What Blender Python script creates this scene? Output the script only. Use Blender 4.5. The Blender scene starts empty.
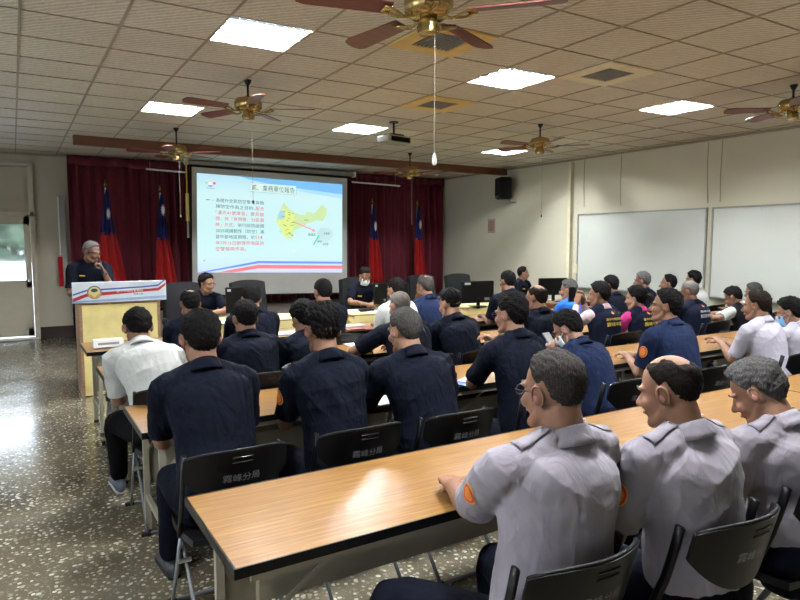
import bpy, math, random
import numpy as np
from mathutils import Vector, Matrix
from mathutils.bvhtree import BVHTree

random.seed(7)
R = math.radians
S = bpy.context.scene
COL = S.collection

# ------------------------------------------------------------------ camera
CAM_Z = 1.65; FPX = 635.0; YAW = R(31.3); PIT = R(5.1)
cd = bpy.data.cameras.new('camera'); cam = bpy.data.objects.new('camera', cd); COL.objects.link(cam)
cd.sensor_width = 36; cd.lens = 36*FPX/800; cd.clip_start = 0.05; cd.clip_end = 300
cam.location = (0, 0, CAM_Z); cam.rotation_euler = (math.pi/2-PIT, 0, -YAW)
S.camera = cam

# ------------------------------------------------------------------ world and exposure
S.view_settings.view_transform = 'Standard'; S.view_settings.look = 'None'
S.view_settings.exposure = 0.0; S.view_settings.gamma = 1.0; S.view_settings.use_curve_mapping = False
W = bpy.data.worlds.new('daylight'); S.world = W; W.use_nodes = True
wn = W.node_tree.nodes; wl = W.node_tree.links
bg = wn['Background']; bg.inputs[0].default_value = (0.80, 0.90, 1.0, 1); bg.inputs[1].default_value = 9.0
LAMP = 1.1        # strength of the ceiling panels
TUBE = 1230.0

# ------------------------------------------------------------------ measuring helpers: where a sight line meets a real plane of the room
fw = np.array([math.sin(YAW)*math.cos(PIT), math.cos(YAW)*math.cos(PIT), -math.sin(PIT)])
rt = np.array([math.cos(YAW), -math.sin(YAW), 0.0]); upv = np.cross(rt, fw)
def ray(u, v): return fw+rt*(u-400)/FPX+upv*(300-v)/FPX
def at_y(u, v, y): r = ray(u, v); p = r*y/r[1]; return np.array([p[0], p[1], p[2]+CAM_Z])
def at_x(u, v, x): r = ray(u, v); p = r*x/r[0]; return np.array([p[0], p[1], p[2]+CAM_Z])
def at_z(u, v, z): r = ray(u, v); p = r*(z-CAM_Z)/r[2]; return np.array([p[0], p[1], z])

# ------------------------------------------------------------------ materials
def nodes(name):
    m = bpy.data.materials.new(name); m.use_nodes = True
    nt = m.node_tree; return m, nt.nodes, nt.links, nt.nodes['Principled BSDF']
def ramp(N, L, src, stops):
    r = N.new('ShaderNodeValToRGB'); e = r.color_ramp.elements
    while len(e) < len(stops): e.new(0.5)
    for k, (p, c) in enumerate(stops): e[k].position = p; e[k].color = (*c, 1)
    L.new(src, r.inputs[0]); return r
def coords(N, L, scale=(1, 1, 1), rot=(0, 0, 0)):
    t = N.new('ShaderNodeTexCoord'); mp = N.new('ShaderNodeMapping')
    mp.inputs['Scale'].default_value = scale; mp.inputs['Rotation'].default_value = rot
    L.new(t.outputs['Object'], mp.inputs[0]); return mp.outputs[0]
def noise(N, L, vec, sc, det=3, rough=.5, dist=0):
    n = N.new('ShaderNodeTexNoise'); n.inputs['Scale'].default_value = sc; n.inputs['Detail'].default_value = det
    n.inputs['Roughness'].default_value = rough; n.inputs['Distortion'].default_value = dist
    L.new(vec, n.inputs['Vector']); return n.outputs['Fac']
def bump(N, L, h, P, strength=.3, dist=.01):
    b = N.new('ShaderNodeBump'); b.inputs['Strength'].default_value = strength; b.inputs['Distance'].default_value = dist
    L.new(h, b.inputs['Height']); L.new(b.outputs[0], P.inputs['Normal']); return b
def mat(name, col, rough=.5, metal=0, var=.08, nsc=8, bmp=0, bsc=40, stretch=(1, 1, 1), spec=.5, coat=0, bd=.004):
    m, N, L, P = nodes(name)
    v = coords(N, L, stretch)
    f = noise(N, L, v, nsc)
    lo = tuple(c*(1-var) for c in col); hi = tuple(min(1, c*(1+var)) for c in col)
    L.new(ramp(N, L, f, [(.3, lo), (.7, hi)]).outputs[0], P.inputs['Base Color'])
    P.inputs['Roughness'].default_value = rough; P.inputs['Metallic'].default_value = metal
    P.inputs['Specular IOR Level'].default_value = spec
    if coat: P.inputs['Coat Weight'].default_value = coat
    if bmp: bump(N, L, noise(N, L, v, bsc, 4), P, bmp, bd)
    return m
def emit(name, col, s):
    m, N, L, P = nodes(name)
    P.inputs['Base Color'].default_value = (*[c*.3 for c in col], 1); P.inputs['Emission Color'].default_value = (*col, 1)
    P.inputs['Emission Strength'].default_value = s; P.inputs['Roughness'].default_value = .6
    return m
def srgb(r, g, b):
    f = lambda c: ((c/255+.055)/1.055)**2.4 if c/255 > .04045 else c/255/12.92
    return (f(r), f(g), f(b))
def cloth(name, col, rough=.85, bs=.5, sheen=.1, folds=9):
    m, N, L, P = nodes(name)
    v = coords(N, L); f = noise(N, L, v, 5)
    L.new(ramp(N, L, f, [(.3, tuple(c*.93 for c in col)), (.7, tuple(min(1, c*1.07) for c in col))]).outputs[0], P.inputs['Base Color'])
    P.inputs['Roughness'].default_value = rough; P.inputs['Sheen Weight'].default_value = sheen; P.inputs['Specular IOR Level'].default_value = .08
    v2 = coords(N, L, (1, 1, .45), (.3, .5, 0))
    a = noise(N, L, v2, folds, 3, .5, 1.2); b_ = noise(N, L, v, 700, 1)
    ad = N.new('ShaderNodeMath'); ad.operation = 'MULTIPLY_ADD'; ad.inputs[1].default_value = .02
    L.new(b_, ad.inputs[0]); L.new(a, ad.inputs[2])
    bump(N, L, ad.outputs[0], P, bs, .03)
    return m
def skin(name, col):
    m, N, L, P = nodes(name)
    v = coords(N, L); f = noise(N, L, v, 22, 4)
    L.new(ramp(N, L, f, [(.3, (col[0]*.88, col[1]*.82, col[2]*.8)), (.7, (min(1, col[0]*1.08), col[1]*1.06, col[2]*1.05))]).outputs[0], P.inputs['Base Color'])
    P.inputs['Roughness'].default_value = .6; P.inputs['Specular IOR Level'].default_value = .22; P.inputs['Subsurface Weight'].default_value = .08
    P.inputs['Subsurface Radius'].default_value = (.02, .007, .004); P.inputs['Subsurface Scale'].default_value = .5
    bump(N, L, noise(N, L, v, 160, 3), P, .15, .003); return m
def hairmat(name, col, grey=0.0, greycol=(.12, .115, .11)):
    m, N, L, P = nodes(name)
    v = coords(N, L, (1, 1, .28)); f = noise(N, L, v, 260, 4, .7)
    if grey > 0: rr = ramp(N, L, f, [(max(.05, .66-grey*.6), col), (min(.98, 1.02-grey*.42), greycol)])
    else: rr = ramp(N, L, f, [(.3, tuple(c*.35 for c in col)), (.75, tuple(c*.9 for c in col))])
    L.new(rr.outputs[0], P.inputs['Base Color']); P.inputs['Roughness'].default_value = .7; P.inputs['Specular IOR Level'].default_value = .06
    bump(N, L, f, P, .7, .006); return m

M = {}
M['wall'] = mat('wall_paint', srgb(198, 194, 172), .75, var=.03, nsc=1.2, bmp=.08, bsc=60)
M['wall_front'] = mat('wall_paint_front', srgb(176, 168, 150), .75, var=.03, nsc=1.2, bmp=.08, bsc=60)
M['base_dark'] = mat('dark_baseboard', srgb(52, 34, 30), .45)
M['tbar'] = mat('ceiling_grid_metal', srgb(150, 137, 116), .6)
M['beam'] = mat('beam_brown', srgb(104, 62, 42), .6, var=.15, nsc=3)
M['black'] = mat('black_plastic', (.0025, .0025, .003), .36, spec=.25, var=.2, bmp=.1, bsc=300)
M['black_gloss'] = mat('black_gloss', (.004, .004, .005), .2)
M['leather'] = mat('black_leather', (.006, .006, .007), .5, spec=.22, var=.2, bmp=.25, bsc=90)
M['rubber'] = mat('black_rubber', (.005, .005, .005), .8)
M['tube'] = mat('grey_steel_tube', srgb(110, 112, 116), .4, .5)
M['tube_dark'] = mat('dark_steel_tube', (.02, .02, .022), .4, .3)
M['table_metal'] = mat('beige_painted_steel', srgb(146, 140, 124), .42, .1, var=.08, nsc=4)
M['steel'] = mat('bright_steel', (.6, .6, .6), .3, 1)
M['yellow_cloth'] = cloth('yellow_table_cloth', srgb(206, 192, 132), folds=4, bs=.25)
M['lectern_yellow'] = mat('pale_yellow_laminate', srgb(226, 208, 140), .55)
M['brown_wood'] = mat('red_brown_wood', srgb(112, 66, 48), .4, var=.25, nsc=5, stretch=(1, 1, 8))
M['tan_wood'] = mat('tan_wood_edge', srgb(150, 118, 92), .5, var=.2, nsc=5, stretch=(1, 1, 8))
M['white'] = mat('white_paint', srgb(225, 225, 220), .5, var=.02)
M['door'] = mat('door_paint', srgb(188, 180, 160), .5, var=.03)
M['board'] = mat('whiteboard_surface', srgb(192, 195, 187), .25, var=.02, nsc=1)
M['alu'] = mat('aluminium', srgb(150, 150, 146), .4, .6)
M['ivory'] = mat('ivory_plastic', srgb(214, 206, 176), .5)
M['paper'] = mat('white_paper', srgb(205, 205, 203), .8, var=.03)
M['brass'] = mat('polished_brass', (.42, .30, .12), .25, 1)
M['blade'] = mat('cherry_fan_blade', srgb(104, 46, 34), .4, var=.25, nsc=4, stretch=(1, 8, 1))
M['yellow_vent'] = mat('yellowed_vent_frame', srgb(214, 184, 112), .5)
M['vent_grey'] = mat('vent_grille_grey', srgb(140, 136, 128), .5, .3)
M['lampframe'] = mat('lamp_frame_white', (.7, .7, .7), .4)
M['panel_on'] = emit('lamp_panel_lit', (.55, .68, 1.0), LAMP); M['panel_on'].node_tree.nodes['Principled BSDF'].inputs['Base Color'].default_value = (.03, .03, .035, 1); M['panel_on'].node_tree.nodes['Principled BSDF'].inputs['Specular IOR Level'].default_value = .1
M['tube_on'] = emit('lamp_tube_lit', (.93, .97, 1.0), TUBE)
M['louver'] = mat('louver_anodised', (.10, .12, .16), .4, .2); M['tube_off'] = mat('lamp_tube_unlit', (.5, .52, .52), .3)
M['red_cloth'] = cloth('flag_red', (.33, .012, .012), folds=6)
M['blue_cloth'] = cloth('flag_blue', (.012, .018, .11), folds=6)
M['white_cloth'] = cloth('flag_white', (.7, .7, .7), folds=6)
M['gold'] = mat('gold_paint', (.6, .36, .06), .4, .4)
M['bulb_y'] = mat('yellow_sleeve', srgb(230, 205, 110), .5)
M['leaf'] = mat('hedge_leaf', (.035, .055, .032), .7, var=.6, nsc=5)
M['white_wall_out'] = mat('yard_wall_white', (.8, .8, .8), .8)
M['hedge'] = M['leaf']
def glass_mat():
    m, N, L, P = nodes('window_glass')
    P.inputs['Base Color'].default_value = (.95, .98, 1, 1); P.inputs['Roughness'].default_value = .3
    P.inputs['Transmission Weight'].default_value = 1; P.inputs['IOR'].default_value = 1.05; return m
M['glass'] = glass_mat()
def bottle_mat():
    m, N, L, P = nodes('clear_bottle_plastic')
    P.inputs['Base Color'].default_value = (.85, .9, .95, 1); P.inputs['Roughness'].default_value = .1
    P.inputs['Transmission Weight'].default_value = .85; P.inputs['IOR'].default_value = 1.2; return m
M['clear'] = bottle_mat()
M['cap_blue'] = mat('blue_bottle_cap', (.02, .05, .5), .4)
M['patch_gold'] = mat('patch_gold_thread', (.62, .33, .04), .7)
M['patch_red'] = mat('patch_red_thread', (.55, .05, .02), .8)
M['patch_orange'] = mat('patch_orange_thread', (.75, .20, .03), .8)
M['text_gold'] = mat('gold_lettering', (.75, .52, .06), .7)
M['text_white'] = mat('white_lettering', (.6, .6, .62), .7)
M['text_grey'] = mat('worn_grey_lettering', (.20, .20, .21), .6)
M['mask_white'] = cloth('face_mask_pale', (.62, .72, .74), bs=.2)
M['mask_blue'] = cloth('face_mask_blue', (.18, .42, .72), bs=.2)
M['eye_white'] = mat('eye_white', (.2, .17, .15), .5); M['eye_dark'] = mat('eye_dark', (.015, .01, .008), .2)
M['lip'] = mat('lip_skin', (.32, .13, .11), .5)
M['brow'] = mat('eyebrow_hair', (.02, .015, .012), .8)
M['specs'] = mat('black_spectacle_frame', (.01, .01, .01), .3)
M['shoe'] = mat('black_shoe_leather', (.01, .01, .011), .45)
M['sneaker'] = mat('grey_sneaker_fabric', (.07, .08, .10), .8); M['sole'] = mat('pale_rubber_sole', (.45, .44, .40), .7)
M['leather_brown'] = mat('brown_leather_folder', srgb(120, 66, 42), .5, var=.2)
M['screen_off'] = mat('dark_monitor_screen', (.01, .01, .012), .15)

# ceiling tile: embossed ripple
def ceil_mat():
    m, N, L, P = nodes('embossed_ceiling_tile')
    v = coords(N, L)
    w = N.new('ShaderNodeTexWave'); w.inputs['Scale'].default_value = 9; w.inputs['Distortion'].default_value = 2.2; w.inputs['Detail'].default_value = 1
    w.wave_type = 'BANDS'; w.bands_direction = 'DIAGONAL'; w.inputs['Detail Scale'].default_value = 3
    L.new(v, w.inputs['Vector'])
    f = noise(N, L, v, 1.1, 2)
    c = ramp(N, L, f, [(.3, srgb(206, 199, 182)), (.7, srgb(218, 211, 195))])
    mx = N.new('ShaderNodeMixRGB'); mx.blend_type = 'MULTIPLY'; mx.inputs[0].default_value = .30
    L.new(c.outputs[0], mx.inputs[1]); L.new(w.outputs['Color'], mx.inputs[2]); L.new(mx.outputs[0], P.inputs['Base Color'])
    P.inputs['Roughness'].default_value = .6
    bump(N, L, w.outputs['Fac'], P, .5, .01); return m
M['ceiling'] = ceil_mat()

def floor_mat():
    m, N, L, P = nodes('terrazzo_floor')
    v = coords(N, L)
    d = N.new('ShaderNodeTexNoise'); d.inputs['Scale'].default_value = 14; L.new(v, d.inputs['Vector'])
    mixv = N.new('ShaderNodeMixRGB'); mixv.inputs[0].default_value = .035; L.new(v, mixv.inputs[1]); L.new(d.outputs['Color'], mixv.inputs[2])
    vo = N.new('ShaderNodeTexVoronoi'); vo.inputs['Scale'].default_value = 38; L.new(mixv.outputs[0], vo.inputs['Vector'])
    vo2 = N.new('ShaderNodeTexVoronoi'); vo2.inputs['Scale'].default_value = 85; L.new(mixv.outputs[0], vo2.inputs['Vector'])
    big = noise(N, L, v, .9, 4, .6)
    base = ramp(N, L, big, [(.35, srgb(70, 66, 56)), (.5, srgb(96, 88, 72)), (.68, srgb(112, 106, 92))])
    # chips: cell interior, with per-cell tone
    chip = ramp(N, L, vo.outputs['Distance'], [(.34, (1, 1, 1)), (.42, (0, 0, 0))])
    sep = N.new('ShaderNodeSeparateColor'); L.new(vo.outputs['Color'], sep.inputs[0])
    tone = ramp(N, L, sep.outputs[0], [(.0, srgb(104, 95, 76)), (.45, srgb(138, 130, 110)), (.7, srgb(176, 170, 150)), (1, srgb(198, 192, 174))])
    on = ramp(N, L, sep.outputs[1], [(.14, (0, 0, 0)), (.17, (1, 1, 1))])
    ml = N.new('ShaderNodeMath'); ml.operation = 'MULTIPLY'; L.new(chip.outputs[0], ml.inputs[0]); L.new(on.outputs[0], ml.inputs[1])
    chip2 = ramp(N, L, vo2.outputs['Distance'], [(.25, (1, 1, 1)), (.33, (0, 0, 0))])
    sep2 = N.new('ShaderNodeSeparateColor'); L.new(vo2.outputs['Color'], sep2.inputs[0])
    on2 = ramp(N, L, sep2.outputs[1], [(.6, (0, 0, 0)), (.62, (.7, .7, .7))])
    m2 = N.new('ShaderNodeMath'); m2.operation = 'MULTIPLY'; L.new(chip2.outputs[0], m2.inputs[0]); L.new(on2.outputs[0], m2.inputs[1])
    a = N.new('ShaderNodeMixRGB'); L.new(m2.outputs[0], a.inputs[0]); L.new(base.outputs[0], a.inputs[1]); a.inputs[2].default_value = (*srgb(150, 144, 126), 1)
    b = N.new('ShaderNodeMixRGB'); L.new(ml.outputs[0], b.inputs[0]); L.new(a.outputs[0], b.inputs[1]); L.new(tone.outputs[0], b.inputs[2])
    L.new(b.outputs[0], P.inputs['Base Color'])
    rr = ramp(N, L, noise(N, L, v, 2.2, 3), [(.3, (.11, .11, .11)), (.7, (.24, .24, .24))])
    L.new(rr.outputs[0], P.inputs['Roughness']); P.inputs['Specular IOR Level'].default_value = .5
    bump(N, L, noise(N, L, v, 9, 3), P, .08, .01); return m
M['floor'] = floor_mat()

def laminate(name, lo, hi):
    m, N, L, P = nodes(name)
    v = coords(N, L, (1.2, 26, 1)); f = noise(N, L, v, 3.2, 5, .65, .4)
    c = ramp(N, L, f, [(.3, lo), (.55, tuple((a+b)/2 for a, b in zip(lo, hi))), (.72, hi)])
    v2 = coords(N, L, (.6, 60, 1)); f2 = noise(N, L, v2, 4, 2)
    mx = N.new('ShaderNodeMixRGB'); mx.blend_type = 'MULTIPLY'; mx.inputs[0].default_value = .35
    g = ramp(N, L, f2, [(.35, (.55, .5, .45)), (.6, (1, 1, 1))])
    L.new(c.outputs[0], mx.inputs[1]); L.new(g.outputs[0], mx.inputs[2]); L.new(mx.outputs[0], P.inputs['Base Color'])
    P.inputs['Roughness'].default_value = .32
    P.inputs['Specular IOR Level'].default_value = .5
    return m
M['top'] = laminate('oak_laminate', srgb(112, 76, 36), srgb(160, 121, 68))

def curtain_mat():
    m, N, L, P = nodes('burgundy_velvet')
    v = coords(N, L, (6, 6, .3)); f = noise(N, L, v, 3)
    L.new(ramp(N, L, f, [(.3, (.085, .004, .012)), (.7, (.13, .006, .018))]).outputs[0], P.inputs['Base Color'])
    P.inputs['Roughness'].default_value = .9; P.inputs['Sheen Weight'].default_value = .05; return m
M['curtain'] = curtain_mat()

# ------------------------------------------------------------------ object helpers
def tag(o, label=None, cat=None, group=None, kind=None):
    if label: o['label'] = label
    if cat: o['category'] = cat
    if group: o['group'] = group
    if kind: o['kind'] = kind
    return o
def empty(name, loc=(0, 0, 0), rz=0, **k):
    o = bpy.data.objects.new(name, None); o.empty_display_size = .1; COL.objects.link(o)
    o.location = loc; o.rotation_euler = (0, 0, rz); return tag(o, **k)
def cr(P, k):
    P = np.array(P, float); n = len(P)
    if n < 3 or k <= 1:
        if k <= 1: return P
        return np.array([P[0]+(P[-1]-P[0])*t for t in np.linspace(0, 1, k+1)])
    Q = np.vstack([2*P[0]-P[1], P, 2*P[-1]-P[-2]]); out = []
    for i in range(1, n):
        a, b, c, d = Q[i-1], Q[i], Q[i+1], Q[i+2]
        for t in np.linspace(0, 1, k, endpoint=False):
            out.append(.5*((2*b)+(-a+c)*t+(2*a-5*b+4*c-d)*t*t+(-a+3*b-3*c+d)*t**3))
    out.append(P[-1]); return np.array(out)
class MB:
    def __init__(s): s.v = []; s.f = []; s.mi = []; s.cur = 0
    def add(s, V, F, mx=None):
        b = len(s.v)
        for p in V:
            p = Vector(p)
            if mx is not None: p = mx @ p
            s.v.append((p[0], p[1], p[2]))
        for f in F: s.f.append(tuple(i+b for i in f)); s.mi.append(s.cur)
        return s
    def box(s, c, d, mx=None, bev=0):
        x, y, z = c; a, b, e = d[0]/2, d[1]/2, d[2]/2
        if bev <= 0:
            V = [(x+i*a, y+j*b, z+k*e) for k in (-1, 1) for j in (-1, 1) for i in (-1, 1)]
            F = [(0, 2, 3, 1), (4, 5, 7, 6), (0, 1, 5, 4), (2, 6, 7, 3), (0, 4, 6, 2), (1, 3, 7, 5)]
            return s.add(V, F, mx)
        r = min(bev, a*.99, b*.99, e*.99)
        def ring(i, zz): return [(x-a+i, y-b+i+r*.0, zz)]
        V = []; rings = []
        for (ins, zz) in ((r, z-e), (0, z-e+r), (0, z+e-r), (r, z+e)):
            aa, bb = a-ins, b-ins; q = r*.6
            rg = [(-aa+q, -bb), (aa-q, -bb), (aa, -bb+q), (aa, bb-q), (aa-q, bb), (-aa+q, bb), (-aa, bb-q), (-aa, -bb+q)]
            rings.append(len(V)); V += [(x+p, y+w, zz) for p, w in rg]
        F = [tuple(rings[0]+i for i in range(7, -1, -1)), tuple(rings[3]+i for i in range(8))]
        for k in range(3):
            for i in range(8):
                j = (i+1) % 8; F.append((rings[k]+i, rings[k]+j, rings[k+1]+j, rings[k+1]+i))
        return s.add(V, F, mx)
    def tube(s, P, r, n=10, k=1, side=None, cap='flat', mx=None, closed=False):
        P = np.array(P, float); N0 = len(P)
        rad = np.array([(q, q) if np.isscalar(q) else tuple(q) for q in (r if hasattr(r, '__len__') and not isinstance(r, tuple) else [r]*N0)], float)
        if k > 1:
            PR = cr(np.hstack([P, rad]), k); P = PR[:, :3]; rad = np.abs(PR[:, 3:])
        n_ = len(P)
        T = np.gradient(P, axis=0)
        if closed: T = np.roll(P, -1, 0)-np.roll(P, 1, 0)
        T /= (np.linalg.norm(T, axis=1)[:, None]+1e-12)
        if cap == 'round':
            ext = []; er = []
            for sgn, idx in ((-1, 0), (1, n_-1)):
                m_ = rad[idx].min(); L_ = []
                for a in (R(40), R(70), R(86)):
                    L_.append((P[idx]+sgn*T[idx]*m_*math.sin(a), rad[idx]*math.cos(a), T[idx]))
                ext.append(L_)
            A = ext[0][::-1]; B = ext[1]
            P = np.vstack([[q[0] for q in A], P, [q[0] for q in B]]); rad = np.vstack([[q[1] for q in A], rad, [q[1] for q in B]])
            T = np.vstack([[q[2] for q in A], T, [q[2] for q in B]]); n_ = len(P)
        ref = np.array(side if side is not None else ((1, 0, 0) if abs(T[0][0]) < .8 else (0, 1, 0)), float)
        V = []; ang = np.linspace(0, 2*np.pi, n, endpoint=False)
        for i in range(n_):
            a = ref-T[i]*(ref@T[i]); a /= np.linalg.norm(a)+1e-12
            if side is None: ref = a
            b = np.cross(T[i], a)
            for t in ang: V.append(P[i]+a*rad[i][0]*math.cos(t)+b*rad[i][1]*math.sin(t))
        F = []
        m = n_ if closed else n_-1
        for i in range(m):
            i2 = (i+1) % n_
            for j in range(n):
                j2 = (j+1) % n; F.append((i*n+j, i*n+j2, i2*n+j2, i2*n+j))
        if not closed and cap:
            F.append(tuple(range(n-1, -1, -1))); F.append(tuple((n_-1)*n+j for j in range(n)))
        return s.add(V, F, mx)
    def ell(s, c, r, nu=14, nv=10, mx=None):
        V = [(c[0], c[1], c[2]-r[2])]; F = []
        for i in range(1, nv):
            t = -math.pi/2+math.pi*i/nv
            for j in range(nu):
                a = 2*math.pi*j/nu; V.append((c[0]+r[0]*math.cos(t)*math.cos(a), c[1]+r[1]*math.cos(t)*math.sin(a), c[2]+r[2]*math.sin(t)))
        V.append((c[0], c[1], c[2]+r[2])); e = len(V)-1
        for j in range(nu):
            j2 = (j+1) % nu; F.append((0, 1+j2, 1+j)); F.append((e, e-nu+j, e-nu+j2))
            for i in range(nv-2): F.append((1+i*nu+j, 1+i*nu+j2, 1+(i+1)*nu+j2, 1+(i+1)*nu+j))
        return s.add(V, F, mx)
    def lathe(s, prof, n=16, mx=None):
        V = []; F = []
        for (r, z) in prof:
            for j in range(n): a = 2*math.pi*j/n; V.append((r*math.cos(a), r*math.sin(a), z))
        for i in range(len(prof)-1):
            for j in range(n): j2 = (j+1) % n; F.append((i*n+j, i*n+j2, (i+1)*n+j2, (i+1)*n+j))
        F.append(tuple(range(n-1, -1, -1))); F.append(tuple((len(prof)-1)*n+j for j in range(n)))
        return s.add(V, F, mx)
    def grid(s, fn, nu, nv, thick=0, mx=None):
        A = [[np.array(fn(i/nu, j/nv), float) for i in range(nu+1)] for j in range(nv+1)]
        w = nu+1; V = [p for row in A for p in row]; F = []
        for j in range(nv):
            for i in range(nu): F.append((j*w+i, j*w+i+1, (j+1)*w+i+1, (j+1)*w+i))
        if thick:
            Nn = []
            for j in range(nv+1):
                for i in range(nu+1):
                    du = A[j][min(i+1, nu)]-A[j][max(i-1, 0)]; dv = A[min(j+1, nv)][i]-A[max(j-1, 0)][i]
                    c = np.cross(du, dv); Nn.append(c/(np.linalg.norm(c)+1e-12))
            b = len(V); V2 = [p-nm*thick for p, nm in zip(V, Nn)]
            F2 = [tuple(reversed([q+b for q in f])) for f in F]
            edge = [j*w for j in range(nv+1)][::-1]; E_ = [i for i in range(nu+1)]+[j*w+nu for j in range(1, nv+1)]+[nv*w+i for i in range(nu-1, -1, -1)]+[j*w for j in range(nv-1, 0, -1)]
            for a_, c_ in zip(E_, E_[1:]+E_[:1]): F2.append((c_, a_, a_+b, c_+b))
            V += V2; F += F2
        return s.add(V, F, mx)
    def poly(s, pts, mx=None): return s.add(pts, [tuple(range(len(pts)))], mx)
    def mesh(s, name):
        me = bpy.data.meshes.new(name); me.from_pydata(s.v, [], s.f); me.update(); return me
    def build(s, name, m, parent=None, smooth=False, loc=None, bevel=0, auto=None):
        me = s.mesh(name)
        ms = m if isinstance(m, (list, tuple)) else [m]
        for q in ms: me.materials.append(q)
        if len(ms) > 1: me.polygons.foreach_set('material_index', s.mi)
        if smooth: me.polygons.foreach_set('use_smooth', [True]*len(me.polygons))
        o = bpy.data.objects.new(name, me); COL.objects.link(o)
        if parent: o.parent = parent
        if loc is not None: o.location = loc
        if bevel:
            b = o.modifiers.new('bevel', 'BEVEL'); b.width = bevel; b.segments = 2; b.limit_method = 'ANGLE'
        if auto:
            me.set_sharp_from_angle(angle=R(auto))
        return o
def structure(mb, name, m, **k):
    o = mb.build(name, m, **k); o['kind'] = 'structure'; return o

def evaluated(me, mods):
    o = bpy.data.objects.new('tmp', me); COL.objects.link(o)
    for t, kw in mods:
        m = o.modifiers.new(t, t)
        for a, b in kw.items(): setattr(m, a, b)
    dg = bpy.context.evaluated_depsgraph_get()
    r = bpy.data.meshes.new_from_object(o.evaluated_get(dg))
    bpy.data.objects.remove(o); bpy.data.meshes.remove(me); return r
def remeshed(mb, name, vox, sm=4, fac=.5):
    me = evaluated(mb.mesh(name), [('REMESH', dict(mode='VOXEL', voxel_size=vox, adaptivity=0)), ('SMOOTH', dict(factor=fac, iterations=sm))])
    me.name = name; return me
def link(name, me, m, parent=None, smooth=True):
    me.materials.clear(); me.materials.append(m)
    if smooth: me.polygons.foreach_set('use_smooth', [True]*len(me.polygons))
    o = bpy.data.objects.new(name, me); COL.objects.link(o)
    if parent: o.parent = parent
    return o
_tc = {}
def text_geo(txt, size=1.0):
    key = txt
    if key not in _tc:
        c = bpy.data.curves.new('t', 'FONT'); c.body = txt; c.size = 1; c.resolution_u = 3
        me_o = bpy.data.objects.new('t', c); COL.objects.link(me_o)
        dg = bpy.context.evaluated_depsgraph_get(); me = bpy.data.meshes.new_from_object(me_o.evaluated_get(dg))
        V = np.array([v.co[:] for v in me.vertices]) if len(me.vertices) else np.zeros((0, 3)); F = [tuple(p.vertices) for p in me.polygons]
        bpy.data.objects.remove(me_o); bpy.data.curves.remove(c); bpy.data.meshes.remove(me)
        if len(V):
            x0, y0 = V[:, 0].min(), V[:, 1].min(); x1, y1 = V[:, 0].max(), V[:, 1].max()
            V[:, 0] = (V[:, 0]-x0)/(x1-x0); V[:, 1] = (V[:, 1]-y0)/(y1-y0)
            asp = (x1-x0)/(y1-y0)
        else: asp = 1
        _tc[key] = (V, F, asp)
    return _tc[key]

# ================================================================== THE ROOM
H = 3.17; XR = 8.75; XL = -3.4; YF = 12.6; YB = -3.6
structure(MB().box(((XL+XR)/2, (YF+YB)/2, -.05), (XR-XL+.4, YF-YB+.4, .1)), 'floor', M['floor'])
structure(MB().box(((XL+XR)/2, (YF+YB)/2, H+.09), (XR-XL+.4, YF-YB+.4, .1)), 'ceiling_slab', M['white'])
structure(MB().box((XR+.1, (YF+YB)/2, H/2), (.2, YF-YB+.4, H+.2)), 'wall_right', M['wall'])
structure(MB().box(((XL+XR)/2, YB-.1, H/2), (XR-XL, .2, H+.2)), 'wall_back', M['wall'])
# front wall with the door opening (x -0.85 .. 0.34)
DX0, DX1 = -.62, .27
w = MB(); w.box(((DX1+.07+XR)/2, YF+.1, H/2), (XR-DX1-.07, .2, H+.2)); w.box(((XL+DX0-.07)/2, YF+.1, H/2), (DX0-.07-XL, .2, H+.2))
w.box(((DX0+DX1)/2, YF+.1, 2.98+.15), (DX1-DX0+.14, .2, .34))
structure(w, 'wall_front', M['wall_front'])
# left wall with three windows
w = MB(); wy = [(-2.4, -.4), (2.0, 4.4), (6.6, 9.0)]
w.box((XL-.1, (YF+YB)/2, .45), (.2, YF-YB+.4, .9)); w.box((XL-.1, (YF+YB)/2, 2.75), (.2, YF-YB+.4, .94))
ys = [YB-.2]+[q for a in wy for q in a]+[YF+.2]
for a, b in zip(ys[::2], ys[1::2]): w.box((XL-.1, (a+b)/2, 1.6), (.2, b-a, 1.5))
structure(w, 'wall_left', M['wall'])
for i, (a, b) in enumerate(wy):
    f = MB()
    for y in (a+.03, (a+b)/2, b-.03): f.box((XL-.1, y, 1.59), (.06, .06, 1.38))
    for z in (.93, 2.25): f.box((XL-.1, (a+b)/2, z), (.06, b-a, .06))
    wo = structure(f, 'window_%d' % (i+1), M['alu'])
    MB().box((XL-.1, (a+b)/2, 1.59), (.008, b-a-.1, 1.3)).build('pane', M['glass'], wo)
# ceiling: grid lines every tile
TX0, TY0, TS = .111-.604*6, 3.13-.6034*11, .604
PAN = []   # lamp/vent openings (cx,cy)
def tile(i, j): return (TX0+TS*(i+.5), TY0+TS*(j+.5))
def snap(x, y): return (round((x-TX0)/TS-.5), round((y-TY0)/TS-.5))
lamps_on = [(1.62, 4.62), (1.62, 7.63), (4.2, 4.75), (6.72, 4.75), (4.2, 7.85), (6.82, 7.97), (1.62, 1.6), (4.2, 1.6), (6.72, 1.6), (-1.4, 1.6), (-1.4, 4.7), (-1.4, 7.8), (1.62, -1.4), (4.2, -1.4), (6.72, -1.4), (-1.4, -1.4)]
lamps_off = [(2.85, 10.75), (5.45, 10.95)]
vents_sq = [(2.85, 4.1), (4.14, 5.95), (4.8, 4.13)]
lamps_off += lamps_on[10:12]+lamps_on[12:]; lamps_on = lamps_on[:10]
holes = {}
for p in lamps_on: holes[snap(*p)] = 'on'
for p in lamps_off: holes[snap(*p)] = 'off'
for k, p in enumerate(vents_sq): holes[snap(*p)] = 'vent%d' % k
c = MB(); NX = int((XR-TX0)/TS)+2; NY = int((YF-TY0)/TS)+2
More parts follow.
